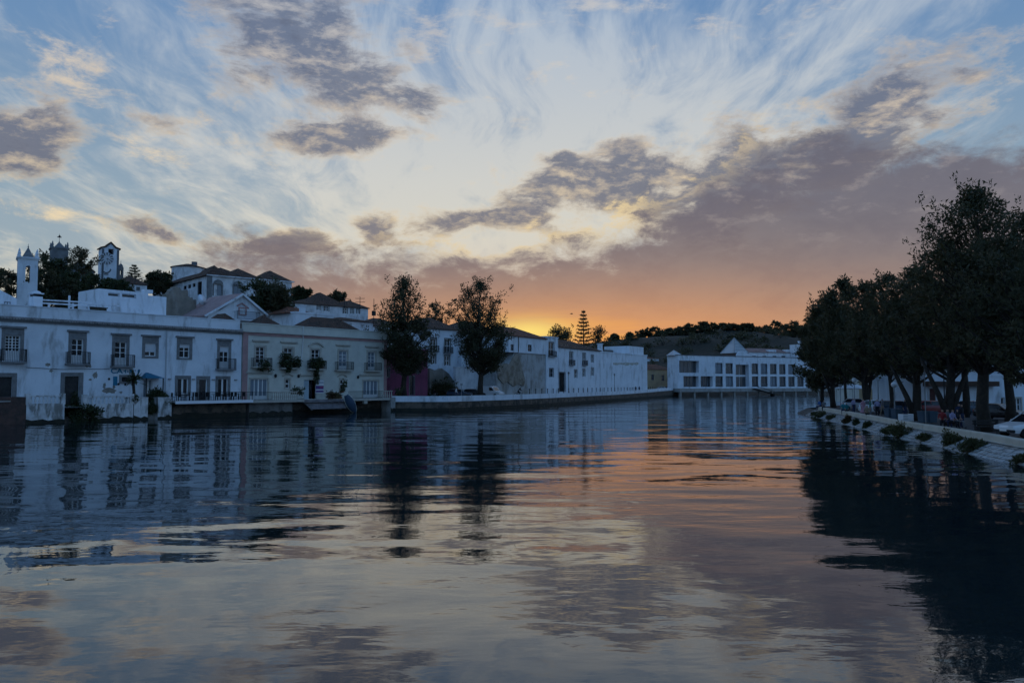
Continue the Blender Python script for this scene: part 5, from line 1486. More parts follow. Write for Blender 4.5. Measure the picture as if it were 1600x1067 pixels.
for k in range(1, 5): q = k / 5; rb.tube([Vector(pv[0]).lerp(Vector(pv[4]), q), Vector(pv[1]).lerp(Vector(pv[4]), q)], .06, 4); rb.tube([Vector(pv[0]).lerp(Vector(pv[1]), q), Vector(pv[4])], .05, 4)
rb.build('ribs', GREYM, py)
a = f_.t(1064); MB().add([(a - 2.0, 1.2, zt), (a + 2.0, 1.2, zt), (a + 2.0, 5.2, zt), (a - 2.0, 5.2, zt), (a - .2, 3.2, zt + 1.9)], [(0, 1, 4), (1, 2, 4), (2, 3, 4), (3, 0, 4)]).build('skylight', PYR, o)
# gangway to the water
gk = fac_thing(f_, 'gangway', 'dark sloping gangway with railings below the market hall', 'gangway')
a, b = f_.t(1171), f_.t(1202)
MB().add([(a, -2.6, zs1), (b, -2.6, .5), (b, -1.3, .5), (a, -1.3, zs1), (a, -2.6, zs1 - .2), (b, -2.6, .3), (b, -1.3, .3), (a, -1.3, zs1 - .2)], [(0, 1, 2, 3), (4, 5, 1, 0), (7, 6, 5, 4), (2, 6, 7, 3)]).build('ramp', IRON, gk)
for y_ in (-2.6, -1.3): MB().tube([(a, y_, zs1 + 1), (b, y_, 1.5)], .06, 4).build('handrail', IRON, gk)
MB().box(b - .5, b + 3.5, -3, -.9, -.2, .4).build('pontoon', QUAY, gk)
# buildings behind the hall
f2 = Fac(1200, 330, vpx=4000)
o, a, b, zt = simple_house(f2, 'back_house', 'long white house with pinkish tiled roofs behind the market hall', 1164, 1241, 551, 10, [(1176, 556, 1182, 559, 'g'), (1192, 556, 1198, 559, 'g'), (1208, 556, 1214, 559, 'g'), (1222, 556, 1228, 559, 'g')], roof=mat('pink_brown_tiles', (.26, .16, .14), .9, col2=(.19, .12, .1), nscale=.5), roofh=2.0, z0=2)
for px, py_, w in ((1208, 546.5, 4), (1234, 546, 3)): xx_, zz = f2.tz(px, py_); MB().box(xx_ - w / 2, xx_ + w / 2, .5, 3, zt, zz).build('chimney', WHITE, o)
f2 = Fac(1259, 330, vpx=4000)
o, a, b, zt = simple_house(f2, 'tower_house', 'small white tower house on the slope beside the plaza trees', 1250.5, 1268, 539.5, 6, [(1256, 544, 1258.5, 549, 's')], flat=.4, z0=2)
MB().box(f2.t(1258), f2.t(1265), 1, 4, zt, f2.z(1261, 532)).build('stair_turret', WHITE, o)

# ------------------------------------------------------------------ houses behind the plaza trees
f_ = Fac(1500, 88, ang=R(8))
o = fac_thing(f_, 'plaza_house', 'low white plaza house with dark projecting eaves behind the trees', 'house')
a, b = f_.t(1446), f_.t(1550); zt = f_.z(1500, 577); ze = f_.z(1500, 600)
hs = [f_.rect(1452, 607, 1462, 646), f_.rect(1507, 630, 1520, 646)]
hs = [(h[0], h[1], PZ + .02, h[3]) for h in hs]
m = MB(); walls_box(m, a, b, 0, 10, PZ - .3, zt, hs); m.build('wall', WHITE, o)
for h in hs: MB().box(h[0], h[1], .15, .2, h[2], h[3]).build('door', mat('red_brown_door', (.09, .04, .035), .8), o)
MB().box(a - .3, b + .2, -.9, .02, ze - .25, ze + .3).build('eaves', ROOF, o); MB().hip(a, b, 0, 10, zt, 2.4, .3).build('roof', ROOF, o)
MB().box(a, b, -.05, .02, PZ - .2, PZ + 1.0).build('plinth', mat('grey_plinth', (.25, .29, .32), .9), o)
o, a, b, zt = simple_house(f_, 'plaza_house', 'white plaza house with small dark door left of the yellow pilaster', 1550.3, 1570, 588, 9, [(1563, 621, 1569, 634, 's')], z0=PZ - .3, flat=.3)
o, a, b, zt = simple_house(f_, 'plaza_house', 'tall white plaza house with yellow corner pilaster and tall windows', 1570.3, 1680, 552, 9, [(1584, 622, 1594, 642), (1604, 622, 1614, 642), (1584, 585, 1594, 603), (1604, 585, 1614, 603)], z0=PZ - .3, roof=ROOFR, roofh=2.4, sur=CREAMSTONE)
MB().box(a, a + .55, -.08, .02, PZ - .3, zt).build('yellow_pilaster', mat('yellow_paint', (.46, .36, .09), .8), o)
MB().box(a, b, -.12, .02, zt - .4, zt).build('cornice', mat('yellow_paint', (.46, .36, .09), .8), o)
f_ = Fac(1425, 118, ang=R(14))
simple_house(f_, 'plaza_house', 'cream plaza house with brown shuttered windows behind the parked cars', 1405, 1447, 585, 9, [(1434, 612, 1439, 634, 'g'), (1418, 612, 1423, 634, 'g'), (1434, 592, 1439, 603, 'g')], z0=PZ - .3, wall=YEL, roof=ROOF, roofh=2.2)
f_ = Fac(1350, 150, ang=R(14))
simple_house(f_, 'plaza_house', 'pale plaza house behind the white parasols', 1352, 1412, 588, 9, [(1362, 606, 1367, 620, 'g'), (1380, 606, 1385, 620, 'g'), (1396, 606, 1401, 620, 'g')], z0=PZ - .3, wall=CREAM, roof=ROOF, roofh=2.2)

# ------------------------------------------------------------------ trees
def tpt(px, Y, z): return Vector(((px - 800.0) / F * Y, Y, z))
def hgt_for(py, Y, z): return CAMZ + (HZ - py) / F * Y - z
# the two trees on the quay street
tree('quay_tree', 'dense dark tree with wispy top on the quay before the mauve house', tpt(632, 121, ST), hgt_for(436, 121, ST), 4.1, .42, .25, 120, 115, .42, 'pear', LEAF, 11, droop=.15, clump_r=(.05, .14), spires=10, thin=.58)
tree('quay_tree', 'tall oval dark tree on the quay beside the parked van', tpt(750, 130, ST), hgt_for(440, 130, ST), 4.6, .46, .25, 150, 115, .40, 'pear2', LEAF, 12, clump_r=(.045, .13), spires=14, thin=.5)
tree('round_headed_tree', 'open umbrella shaped tree showing sky between the two quay trees', tpt(690, 165, ST), hgt_for(474, 165, ST), 4.6, .3, .74, 34, 46, .5, 'spread', LEAF, 13, clump_r=(.04, .075))

# trees along the right-hand plaza
G = 'trees along the plaza quay'
for i, (px, Y, py, r_, tr_, lab, kw) in enumerate((
    (1537, 53, 298, 3.9, .40, 'tallest plaza tree with straight trunk beside the dark bench', dict(clumps=150, per=88, leaf=.30, bare=.31, shape='oval')),
    (1481, 61, 385, 3.5, .36, 'plaza tree with forking trunk where people sit', dict(clumps=105, per=84, leaf=.32, bare=.33, stems=[(-2.0, .2, 5.0), (1.8, -.3, 5.2)])),
    (1428, 69, 422, 3.5, .38, 'plaza tree with thick trunk and one low leaning limb beside the white crate', dict(clumps=88, per=80, leaf=.36, bare=.32, stems=[(-1.9, .3, 4.6)])),
    (1390, 79, 432, 3.2, .22, 'slim trunked plaza tree beside the dark blue parked car', dict(clumps=70, per=76, leaf=.40, bare=.32)),
    (1352, 88, 446, 3.4, .40, 'plaza tree with two stout stems beside the lamp post and white car', dict(clumps=76, per=76, leaf=.42, bare=.31, stems=[(.9, .2, 4.5)])),
    (1322, 98, 440, 3.2, .18, 'thin trunked plaza tree near the white parasols', dict(clumps=72, per=78, leaf=.46, bare=.27)),
    (1301, 107, 462, 3.7, .34, 'plaza tree with spreading twin trunk near the river point', dict(clumps=84, per=78, leaf=.48, bare=.24, stems=[(-1.2, .2, 4.2)])),
    (1284, 118, 484, 3.6, .26, 'outermost plaza tree with drooping skirts over the river point', dict(clumps=90, per=100, leaf=.5, bare=.22, droop=.3)),
    (1640, 46, 330, 4.0, .40, 'plaza tree whose crown hangs in from beyond the white car', dict(clumps=110, per=90, leaf=.29, bare=.26)),
    (1505, 76, 425, 3.2, .34, 'inner plaza tree with crown filling the gap behind the forked tree', dict(clumps=80, per=80, leaf=.36, bare=.34)),
    (1575, 64, 385, 3.5, .36, 'inner plaza tree in front of the yellow pilaster', dict(clumps=90, per=84, leaf=.34, bare=.36)))):
    Yp = Y; p = tpt(px, Yp, PZ)
    if px == 1640: p = tpt(1618, 47, PZ)
    tree('plaza_tree', lab, p, hgt_for(py, Yp, PZ), r_, tr_, seed=30 + i, group=G, clump_r=(.045, .12), spires=26, **{**dict(shape='oval', lm=LEAF), **kw})

# trees round the churches and among the hill houses
for i, (px, Y, pyt, pyb, r_, lab, sh) in enumerate((
    (5, 150, 424, 480, 3.6, 'low round tree left of the white bell tower', 'broad'),
    (66, 170, 398, 478, 3.6, 'airy tree between the white bell tower and the grey church tower', 'broad'),
    (88, 172, 408, 480, 4.4, 'dark tree screening the grey church tower', 'broad'),
    (119, 176, 390, 478, 3.9, 'open crowned tree right of the grey church tower', 'broad'),
    (138, 172, 428, 480, 3.0, 'low dark tree left of the clock tower foot', 'broad'),
    (108, 160, 425, 485, 4.8, 'broad dark tree in front of the church nave', 'broad'),
    (78, 156, 428, 485, 4.4, 'broad dark tree right beside the white bell tower', 'broad'),
    (168, 170, 438, 470, 2.6, 'small dark tree at the foot of the clock tower', 'broad'),
    (186, 165, 440, 470, 2.4, 'small dark tree before the house below the clock tower', 'broad'),
    (238, 190, 426, 455, 2.2, 'small tree right of the shorter araucaria', 'broad'),
    (252, 195, 428, 456, 2.0, 'small tree left of the round water tower', 'broad'),
    (405, 141, 443, 482, 2.9, 'bushy dark tree against the convent wall', 'broad'),
    (432, 141, 449, 482, 2.6, 'low dark tree at the right end of the convent wall', 'broad'),
    (463, 172, 451, 478, 1.4, 'tiny round headed tree right of the convent', 'spread'),
    (474, 172, 451, 478, 1.4, 'tiny round headed tree above the long pale house', 'spread'),
    (526, 180, 458, 482, 2.4, 'leafy tree behind the peak of the long pale house', 'broad'))):
    b = tpt(px, Y, CAMZ + (HZ - pyb) / F * Y)
    b.z = min(b.z, zg(b)); 
    H_ = hgt_for(pyt, Y, b.z)
    tree('hill_tree', lab, b, H_, r_, .22, max(.2, 1 - (pyb - pyt) / F * Y * 1.02 / H_), 46, 70, .62, sh, LEAFG if i % 3 else LEAF, 60 + i, group='trees on the town hill', clump_r=(.07, .12) if sh == 'broad' else (.03, .05))
for lab, px, Y, pt, pb, w_, n in (('taller araucaria with flat tiers right of the clock tower', 206, 190, 412, 450, 3.1, 8), ('shorter araucaria with flat tiers left of the water tower', 232, 195, 424, 455, 2.4, 8)):
    b = tpt(px, Y, CAMZ + (HZ - pb) / F * Y); norfolk('araucaria', lab, b, hgt_for(pt, Y, b.z), w_, n, px, 'araucarias on the town hill')
b = tpt(912, 255, 8); norfolk('araucaria', 'tall tiered araucaria silhouetted behind the long white quay house', b, hgt_for(482.5, 255, 8), 5.0, 15, 3)
# trees behind the quay houses and on the far ridge
RG = 'trees on the far ridge'
places = ['standing alone on the far ridge', 'in the far ridge clump', 'among the far ridge bushes', 'on the shoulder of the far ridge']
rt = random.Random(21)
ridge = [(872, 513, 11), (884, 517, 9), (937, 514, 12), (960, 523, 8), (984, 521, 4), (1003, 517, 9), (1022, 512, 12), (1034, 520, 8), (1047, 514, 8), (1062, 512, 10), (1076, 507, 11), (1090, 513, 12), (1101, 504, 10), (1117, 506, 15), (1131, 512, 12), (1145, 510, 13), (1161, 511, 12), (1172, 507, 6), (1184, 512, 12), (1198, 510, 13), (1212, 503, 13), (1227, 509, 14), (1241, 504, 10), (1252, 510, 13), (1268, 506, 14), (1284, 508, 12)]
for i, (px, py, wpx) in enumerate(ridge):
    Y = rt.uniform(500, 545) if px > 950 else rt.uniform(240, 270)
    b = tpt(px, Y, 0); b.z = zg(b) - .3
    H_ = max(4, hgt_for(py, Y, b.z)); r_ = wpx / F * Y
    bare = .12 if px > 950 else .4
    tree('ridge_tree', ('dark tree silhouetted behind the quay houses' if px < 950 else 'dark tree silhouetted on the crest of the far ridge'), b, H_, r_ * 1.15, .3, bare, 36, 50, 1.25 if px > 950 else .8, 'broad', LEAF, 100 + i, group=RG if px > 950 else 'trees behind the quay houses', clump_r=(.09, .15))
for i in range(110):
    px = rt.uniform(950, 1300); Y = rt.uniform(360, 515)
    b = tpt(px, Y, 0); b.z = zg(b)
    r_ = rt.uniform(2.2, 6.0)
    bush('hill_bush', 'dark scrub bush on the dry slope below the far ridge', b, (r_, r_, r_ * rt.uniform(.7, 1.1)), 230, 1.1, LEAF, 200 + i, group='bushes on the far slope')

# scrub on the embankment and river edge
bank_ = resample(offset_line([p for p in QR if p[1] > 30], 1.05), .3)        # foot of the stone slope
for i, (px, py, r_, lab, m) in enumerate((
    (1408, 692, (1.5, 1.1, 1.3), 'wide grey green scrub on the embankment foot left of the tall bushes', LEAFY), (1390, 682, (1.0, .8, .9), 'grey green scrub at the waterline below the white crate', LEAFY),
    (1440, 700, (.8, .7, .6), 'low scrub at the waterline between the two big embankment bushes', LEAFY), (1480, 708, (1.0, .8, 1.3), 'upright scrub bush on the embankment below the seated people', LEAFY),
    (1515, 714, (1.3, .9, .95), 'spreading scrub bush at the waterline below the dark bench', LEAFY), (1600, 738, (.9, .7, .5), 'low scrub at the waterline beyond the last embankment bush', LEAFY),
    (1352, 672, (.55, .5, .9), 'narrow bush on the embankment below the pink dressed pair', LEAFG), (1323, 655, (.75, .6, 1.0), 'reddish bush on the embankment below the teal dressed sitter', LEAFR),
    (1336, 657, (.5, .5, .7), 'small green bush right of the reddish bush', LEAFG), (1282, 656, (1.3, .9, .9), 'spreading scrub at the river point', LEAFY), (1297, 660, (1.1, .8, .7), 'brown green scrub at the waterline near the river point', LEAFY), (1270, 651, (.8, .6, .6), 'low scrub at the tip of the river point', LEAFY))):
    q_ = min(bank_, key=lambda p: abs(800 + p[0] / p[1] * F - px)); b = Vector((*q_, .10)); r_ = tuple(v * .68 for v in r_); bush('embankment_bush', lab, b, r_, 1300, .2, m, 300 + i, group='bushes on the embankment')

for i, (px, Y, r_, lab) in enumerate(((684, 138.5, (1.9, .9, 2.6), 'brown scrub leaning on the crumbling garden wall'), (699, 138.0, (1.6, .9, 3.4), 'tall brown scrub at the right end of the crumbling garden wall'), (707, 137, (1.5, .9, 1.6), 'dark hedge bush behind the parked dark cars'))):
    bush('garden_scrub', lab, tpt(px, Y, ST), r_, 1500, .42, LEAFY if i < 2 else LEAF, 330 + i)

# ------------------------------------------------------------------ people
SKIN = mat('skin', (.34, .20, .14), .6); HAIR = mat('dark_hair', (.02, .016, .013), .7)
CLO = {n: mat('cloth_' + n, c, .9) for n, c in dict(navy=(.02, .03, .07), black=(.015, .015, .018), white=(.62, .62, .62), teal=(.02, .16, .18), pink=(.42, .22, .26), blue=(.05, .12, .30), grey=(.14, .14, .15), red=(.25, .03, .03), tan=(.26, .20, .14), green=(.05, .16, .11), lilac=(.30, .28, .42)).items()}
def person(label, base, face, top, bottom, pose='stand', hair=HAIR, scale=1.0, group=None, skirt=False):
    """one continuous skinned body posed by its joints, coloured by clothing zone; base at the feet (or seat ground)"""
    J = {}
    if pose == 'sit':
        hip = Vector((0, .05, .50)); J['chest'] = Vector((0, .02, 1.0)); kn, an = (-.40, .50), (-.42, .08)
    elif pose == 'ride':
        hip = Vector((0, .15, .95)); J['chest'] = Vector((0, -.22, 1.38)); kn, an = (-.22, .68), (-.02, .22)
    else:
        hip = Vector((0, 0, .93)); J['chest'] = Vector((0, .0, 1.36)); kn, an = (-.02, .50), (0, .08)
    ch_ = J['chest']; up = (ch_ - hip).normalized()
    V = [hip, hip.lerp(ch_, .5), ch_, ch_ + up * .12, ch_ + up * .22, ch_ + up * .34]; Rr = [.15, .135, .165, .06, .085, .10]
    E = [(0, 1), (1, 2), (2, 3), (3, 4), (4, 5)]; zone = ['b', 't', 't', 's', 's', 's']
    def chain(root, pts, rad, zz):
        i = root
        for p, r_, z_ in zip(pts, rad, zz):
            V.append(Vector(p)); Rr.append(r_); E.append((i, len(V) - 1)); zone.append(z_); i = len(V) - 1
    for s in (-1, 1):
        st = .16 * s if pose == 'walk' else 0
        if pose in ('sit', 'ride'):
            k_ = Vector((.11 * s, kn[0], kn[1] + (.12 * s if pose == 'ride' else 0))); a_ = Vector((.11 * s, an[0], an[1] + (.12 * s if pose == 'ride' else 0)))
        else: k_ = Vector((.10 * s, -.04 - st * .8, .50)); a_ = Vector((.10 * s, .02 - st * (1 if s < 0 else 1.3), .08))
        h_ = hip + Vector((.10 * s, 0, -.05))
        chain(0, [h_, k_, a_, a_ + Vector((0, -.17, -.045))], [.105, .072, .05, .04], ['b', 'b', 'b', 'f'])
        sh = ch_ + Vector((.19 * s, 0, .02))
        if pose == 'ride': el, ha = sh + Vector((.03 * s, -.16, -.22)), sh + Vector((0, -.42, -.30))
        elif pose == 'sit': el, ha = sh + Vector((.06 * s, -.03, -.27)), sh + Vector((-.06 * s, -.26, -.36))
        else: el, ha = sh + Vector((.05 * s, .03 + st * .3, -.28)), sh + Vector((.06 * s, -.05 + st, -.53))
        chain(2, [sh, el, ha, ha + (ha - el).normalized() * .12], [.07, .048, .036, .032], ['t', 't', 's', 's'])
    me = bpy.data.meshes.new('person'); me.from_pydata([tuple(v) for v in V], E, []); me.update()
    o = bpy.data.objects.new('person', me); COL.objects.link(o)
    md = o.modifiers.new('skin', 'SKIN'); md.use_smooth_shade = True
    sv = me.skin_vertices[0].data
    for i, r_ in enumerate(Rr): sv[i].radius = (r_, r_ * (.72 if i in (0, 1, 2) else 1)); sv[i].use_root = (i == 0)
    sb = o.modifiers.new('sub', 'SUBSURF'); sb.levels = 1; sb.render_levels = 1
    dg = bpy.context.evaluated_depsgraph_get()
    m2 = bpy.data.meshes.new_from_object(o.evaluated_get(dg))
    bpy.data.objects.remove(o)
    m2.materials.clear()
    for m in (CLO[top], CLO[bottom], SKIN, hair, CLO['black']): m2.materials.append(m)
    head = V[5]
    for p in m2.polygons:
        c = p.center; i = min(range(len(V)), key=lambda q: (V[q] - c).length - Rr[q])
        z_ = zone[i]; p.material_index = {'t': 0, 'b': 1, 's': 2, 'f': 4}[z_]
        if i in (4, 5) and (c.y > head.y + .0 or c.z > head.z + .045): p.material_index = 3
    o = put('person', m2, None, base, face)
    o.scale = (scale,) * 3
    tag(o, label, 'person', group)
    if skirt:
        MB().lathe([(.30, 0), (.22, .25), (.16, .5)], 0, 0, .42, 12).build('skirt', CLO[bottom], o)
    return o
def gp(px, py, z): return on_z(px, py, z)
# on the left quay street
person('person in dark clothes standing closest to the lamp post on the far quay', tpt(993, 220, ST), .3, 'black', 'navy', 'stand')
person('person in dark clothes beside a companion on the far quay pavement', tpt(998.5, 222, ST), -.4, 'navy', 'black', 'walk')
person('person in a white top and dark trousers walking on the quay near the quay trees', tpt(713, 124, ST), 1.9, 'white', 'navy', 'walk')
person('stooping dark figure at the quay corner by the cream house', tpt(619.5, 119, ST), 2.0, 'black', 'black', 'ride', scale=.95)
person('dark figure seated beside the crumbling garden wall', tpt(679, 136, ST), .4, 'black', 'grey', 'sit')
rider = tpt(810.5, 142, ST)
person('dark clothed cyclist riding along the far quay street', rider + Vector((0, 0, .02)), R(70), 'black', 'black', 'ride')
def bicycle(label, loc, rz):
    o = thing('bicycle', label, 'bicycle', loc, rz)
    for y in (-.55, .52):
        w = MB(); w.tube([(0, y + .33 * math.cos(t), .34 + .33 * math.sin(t)) for t in [i * math.pi / 9 for i in range(19)]], .025, 5); w.build('wheel', TYRE, o)
    f = MB(); f.tube([(0, .52, .34), (0, .15, .85), (0, -.42, .82), (0, -.55, .34)], .025, 5); f.tube([(0, .15, .85), (0, -.02, .3), (0, -.42, .82)], .025, 5); f.build('frame', IRON, o)
    MB().tube([(-.25, -.40, .98), (0, -.44, .95), (.25, -.40, .98)], .02, 5).build('handlebar', IRON, o); MB().box(-.07, .07, .08, .30, .88, .94).build('saddle', IRON, o)
bicycle('dark bicycle ridden by the cyclist on the far quay', rider, R(70))
# on the plaza and its parapet
def pl_(px, Y, z=None): return tpt(px, Y, PZ if z is None else z)
def parY(px):
    q = [(800 + x / y * F, y) for x, y in QR if y > 36]
    for (a, ya), (b, yb) in zip(q[:-1], q[1:]):
        if b <= px <= a: return ya + (yb - ya) * (a - px) / (a - b)
    return q[-1][1]
def on_par(px): return tpt(px, parY(px) + .22, .66)
person('person in blue sitting on the parapet at the river point', on_par(1279), -1.2, 'blue', 'navy', 'sit')
person('person in grey sitting beside the one in blue at the river point', on_par(1286), -.6, 'grey', 'black', 'sit')
for i, (px, Y, lab, t_, b_, ps, a_) in enumerate((
    (1316, 84, 'person in pale teal sitting on the parapet above the reddish bush', 'teal', 'navy', 'sit', -1.5), (1321, 85, 'person in teal with dark hair sitting near the reddish bush', 'teal', 'black', 'sit', -.8), (1332, 83, 'person in lilac standing with a dark bag near the parapet', 'lilac', 'navy', 'stand', .4),
    (1347, 74, 'person in a pink dress standing at the parapet', 'pink', 'pink', 'stand', .2), (1353, 74.5, 'person in tan sitting with legs over the parapet', 'tan', 'black', 'sit', -1.0), (1358, 77, 'person in a green top beside the pink dress', 'green', 'grey', 'stand', 1.0), (1369, 77, 'person in a lilac shirt standing before the white car', 'lilac', 'black', 'stand', -.5),
    (1377, 80, 'person in tan shorts walking behind the lilac shirt', 'grey', 'tan', 'walk', .8), (1412, 76, 'person in black beside the thick leaning limb', 'black', 'navy', 'stand', .3), (1419, 78, 'person in white near the thick trunked tree', 'white', 'grey', 'stand', -.6), (1434, 71, 'person in grey passing the bins', 'grey', 'navy', 'walk', .1),
    (1470, 57.5, 'person in dark red crouched at the foot of the forked tree', 'red', 'black', 'sit', -.5), (1486, 57, 'person with pale sleeves sitting under the forked tree', 'lilac', 'black', 'sit', .3), (1493, 57.5, 'person in black sitting right of the forked tree', 'black', 'grey', 'sit', .8), (1500, 58, 'person in dark clothes standing right of the forked tree', 'black', 'navy', 'stand', .5), (1496, 60, 'person in navy standing behind the seated group', 'navy', 'black', 'stand', -.4), (1478, 58, 'person in grey sitting against the forked trunk', 'grey', 'navy', 'sit', -.2))):
    Y = max(Y, parY(px) + 1.5)
    person(lab, on_par(px) if ps == 'sit' and px < 1360 else pl_(px, Y), (-.5 + .2 * (i % 3)) if ps == 'sit' and px < 1360 else a_, t_, b_, ps, skirt=(t_ == 'pink'))

# ------------------------------------------------------------------ vehicles
def wheel(par, x, y, r=.31):
    t = MB().lathe([(r * .62, -.1), (r * .94, -.1), (r, -.06), (r, .06), (r * .94, .1), (r * .62, .1)], n=18).build('wheel', TYRE, par, (x, y, r)); t.rotation_euler = (0, R(90), 0)
    MB().lathe([(r * .62, -.08), (r * .2, -.102), (r * .2, .102), (r * .62, .08)], n=12).build('rim', GREYM, t)
def car(label, loc, rz, paint, L=4.1, W=1.7, H=1.45, cat='car', name='parked_car', hatch=True):
    """front towards -y; body section lofted, glasshouse on top"""
    o = thing(name, label, cat, loc, rz)
    h = L / 2; hw = W / 2
    prof = [(-h, .42, .62), (-h + .08, .30, .74), (-h + .9, .24, .90), (-h + 1.25, .22, .95), (0, .20, .95), (h - .6, .22, .97), (h - .08, .28, .92), (h, .42, .70)]
    b = MB(); vs = []; n = 0
    for y, z0, z1 in prof:
        tp = 1.0 - (.10 if abs(y) > h - .2 else 0)
        ring = [(-hw * tp * .92, z0), (-hw * tp, z0 + .18), (-hw * tp, (z0 + z1) / 2 + .1), (-hw * tp * .92, z1), (hw * tp * .92, z1), (hw * tp, (z0 + z1) / 2 + .1), (hw * tp, z0 + .18), (hw * tp * .92, z0)]
        vs += [(x, y, z) for x, z in ring]; n += 1
    fs = [(i * 8 + k, i * 8 + (k + 1) % 8, (i + 1) * 8 + (k + 1) % 8, (i + 1) * 8 + k) for i in range(n - 1) for k in range(8)] + [tuple(range(8))[::-1], tuple(range((n - 1) * 8, n * 8))]
    b.add(vs, fs); b.build('body', paint, o, smooth=False)
    y0, y1, y2, y3 = -h + 1.15, -h + 1.85, h - (.75 if hatch else 1.2), h - (.2 if hatch else .65)
    r0, r1 = hw * .90, hw * .74
    gl = MB(); gl.add([(-r0, y0, .94), (r0, y0, .94), (r0, y3, .95), (-r0, y3, .95), (-r1, y1, H - .05), (r1, y1, H - .05), (r1, y2, H - .05), (-r1, y2, H - .05)], [(0, 1, 5, 4), (1, 2, 6, 5), (2, 3, 7, 6), (3, 0, 4, 7)])
    gl.build('glasshouse', GLASS, o)
    rf = MB(); rf.add([(-r1 - .02, y1 - .03, H - .06), (r1 + .02, y1 - .03, H - .06), (r1 + .02, y2 + .03, H - .06), (-r1 - .02, y2 + .03, H - .06), (-r1 + .12, y1 + .2, H), (r1 - .12, y1 + .2, H), (r1 - .12, y2 - .2, H), (-r1 + .12, y2 - .2, H)], [(0, 1, 5, 4), (1, 2, 6, 5), (2, 3, 7, 6), (3, 0, 4, 7), (4, 5, 6, 7), (3, 2, 1, 0)])
    rf.build('roof', paint, o)
    pil = MB()
    for s in (-1, 1):
        for (ya, yb) in ((y0, y1), ((y0 + y3) / 2 + .1, (y1 + y2) / 2 + .1), (y3, y2)): pil.tube([(s * (r0 + .005), ya, .94), (s * (r1 + .01), yb, H - .05)], .04, 4)
    tag(pil.build('window_pillars', paint, o), kind='stuff')
    for x in (-hw + .1, hw - .1):
        for y in (-h + .75, h - .75): wheel(o, x, y)
    for s in (-1, 1):
        MB().box(s * hw * .62 - .18, s * hw * .62 + .18, -h - .01, -h + .12, .60, .74).build('headlight', mat('lamp_glass', (.7, .7, .7), .1, spec=.8), o)
        MB().box(s * hw * .72 - .12, s * hw * .72 + .12, h - .1, h + .01, .66, .84).build('tail_light', mat('red_lens', (.25, .01, .01), .3), o)
        MB().box(s * (hw + .08) - .09, s * (hw + .08) + .09, y0 + .28, y0 + .42, .93, 1.06).build('mirror', paint, o)
    MB().box(-hw * .9, hw * .9, -h - .04, -h + .1, .32, .50).build('bumper', IRON, o)
    MB().box(-.26, .26, -h - .05, -h - .035, .40, .51).build('number_plate', mat('plate_white', (.7, .7, .66), .5), o)
    return o
P_BLK = mat('black_car_paint', (.015, .012, .013), .25, spec=.6); P_WHT = mat('white_car_paint', (.68, .69, .70), .25, spec=.6); P_BLU = mat('dark_blue_car_paint', (.02, .04, .07), .25, spec=.6); P_SIL = mat('silver_car_paint', (.42, .44, .46), .3, .4); P_RED = mat('red_car_paint', (.22, .02, .02), .25, spec=.6)
car('black hatchback parked facing the river beside the yellow pilaster', pl_(1560, 71), R(28), P_BLK)
car('white car nosing in beside the dark bench', pl_(1612, 47.5), R(-80), P_WHT, L=4.2)
car('white hatchback parked behind the people near the two stemmed tree', pl_(1371, 86), R(62), P_WHT, L=4.0)
car('dark blue car parked behind the slim trunked tree', pl_(1400, 84), R(80), P_BLU, L=4.4)
car('silver car parked right of the white parasols', pl_(1340, 97), R(70), P_SIL)
car('dark blue car parked along the low white plaza house', pl_(1524, 83), R(88), P_BLU)
car('dark red car parked before the cream plaza house', pl_(1459, 84), R(80), P_RED)
car('white car parked at the far end of the quay street', tpt(1036, 268, ST), R(75), P_WHT)
car('red car parked at the far end of the quay street', tpt(1045, 272, ST), R(80), P_RED)
# van on the quay street
def van(label, loc, rz):
    o = thing('delivery_van', label, 'van', loc, rz); L, W, H = 4.6, 1.85, 1.95; h, w = L / 2, W / 2
    P = [(-h, .35), (-h + .05, .85), (-h + .85, 1.10), (-h + 1.45, H - .12), (-h + 1.8, H), (h - .1, H), (h, H - .2), (h, .32)]
    m = MB(); n = len(P); m.add([(-w, y, z) for y, z in P] + [(w, y, z) for y, z in P], [tuple(range(n)), tuple(range(n, 2 * n))[::-1]] + [(i, n + i, n + (i + 1) % n, (i + 1) % n) for i in range(n)])
    m.build('body', P_WHT, o)
    for s in (-1, 1):
        x = s * (w + .005); MB().add([(x, -h + 1.05, 1.15), (x, -h + 2.0, 1.15), (x, -h + 2.0, H - .25), (x, -h + 1.6, H - .25)], [(0, 1, 2, 3)]).build('side_window', GLASS, o)
        MB().box(s * .65 - .16, s * .65 + .16, -h - .01, -h + .05, .66, .84).build('headlight', MATS['lamp_glass'], o)
    MB().add([(-w * .88, -h + .88, 1.15), (w * .88, -h + .88, 1.15), (w * .84, -h + 1.41, H - .18), (-w * .84, -h + 1.41, H - .18)], [(0, 1, 2, 3)]).build('windscreen', GLASS, o).location = (0, -.015, .01)
    for x in (-w + .08, w - .08):
        for y in (-h + .85, h - .85): wheel(o, x, y, .33)
    MB().box(-w * .95, w * .95, -h - .05, -h + .1, .30, .52).build('bumper', IRON, o)
    return o
van('white delivery van parked beside the tall oval quay tree', tpt(766, 136, ST), R(62))
car('dark car parked behind the white delivery van', tpt(741, 136, ST), R(78), P_BLK, L=4.3)
car('dark car parked left of the tall oval quay tree', tpt(718, 134, ST), R(80), P_BLU, L=4.2)

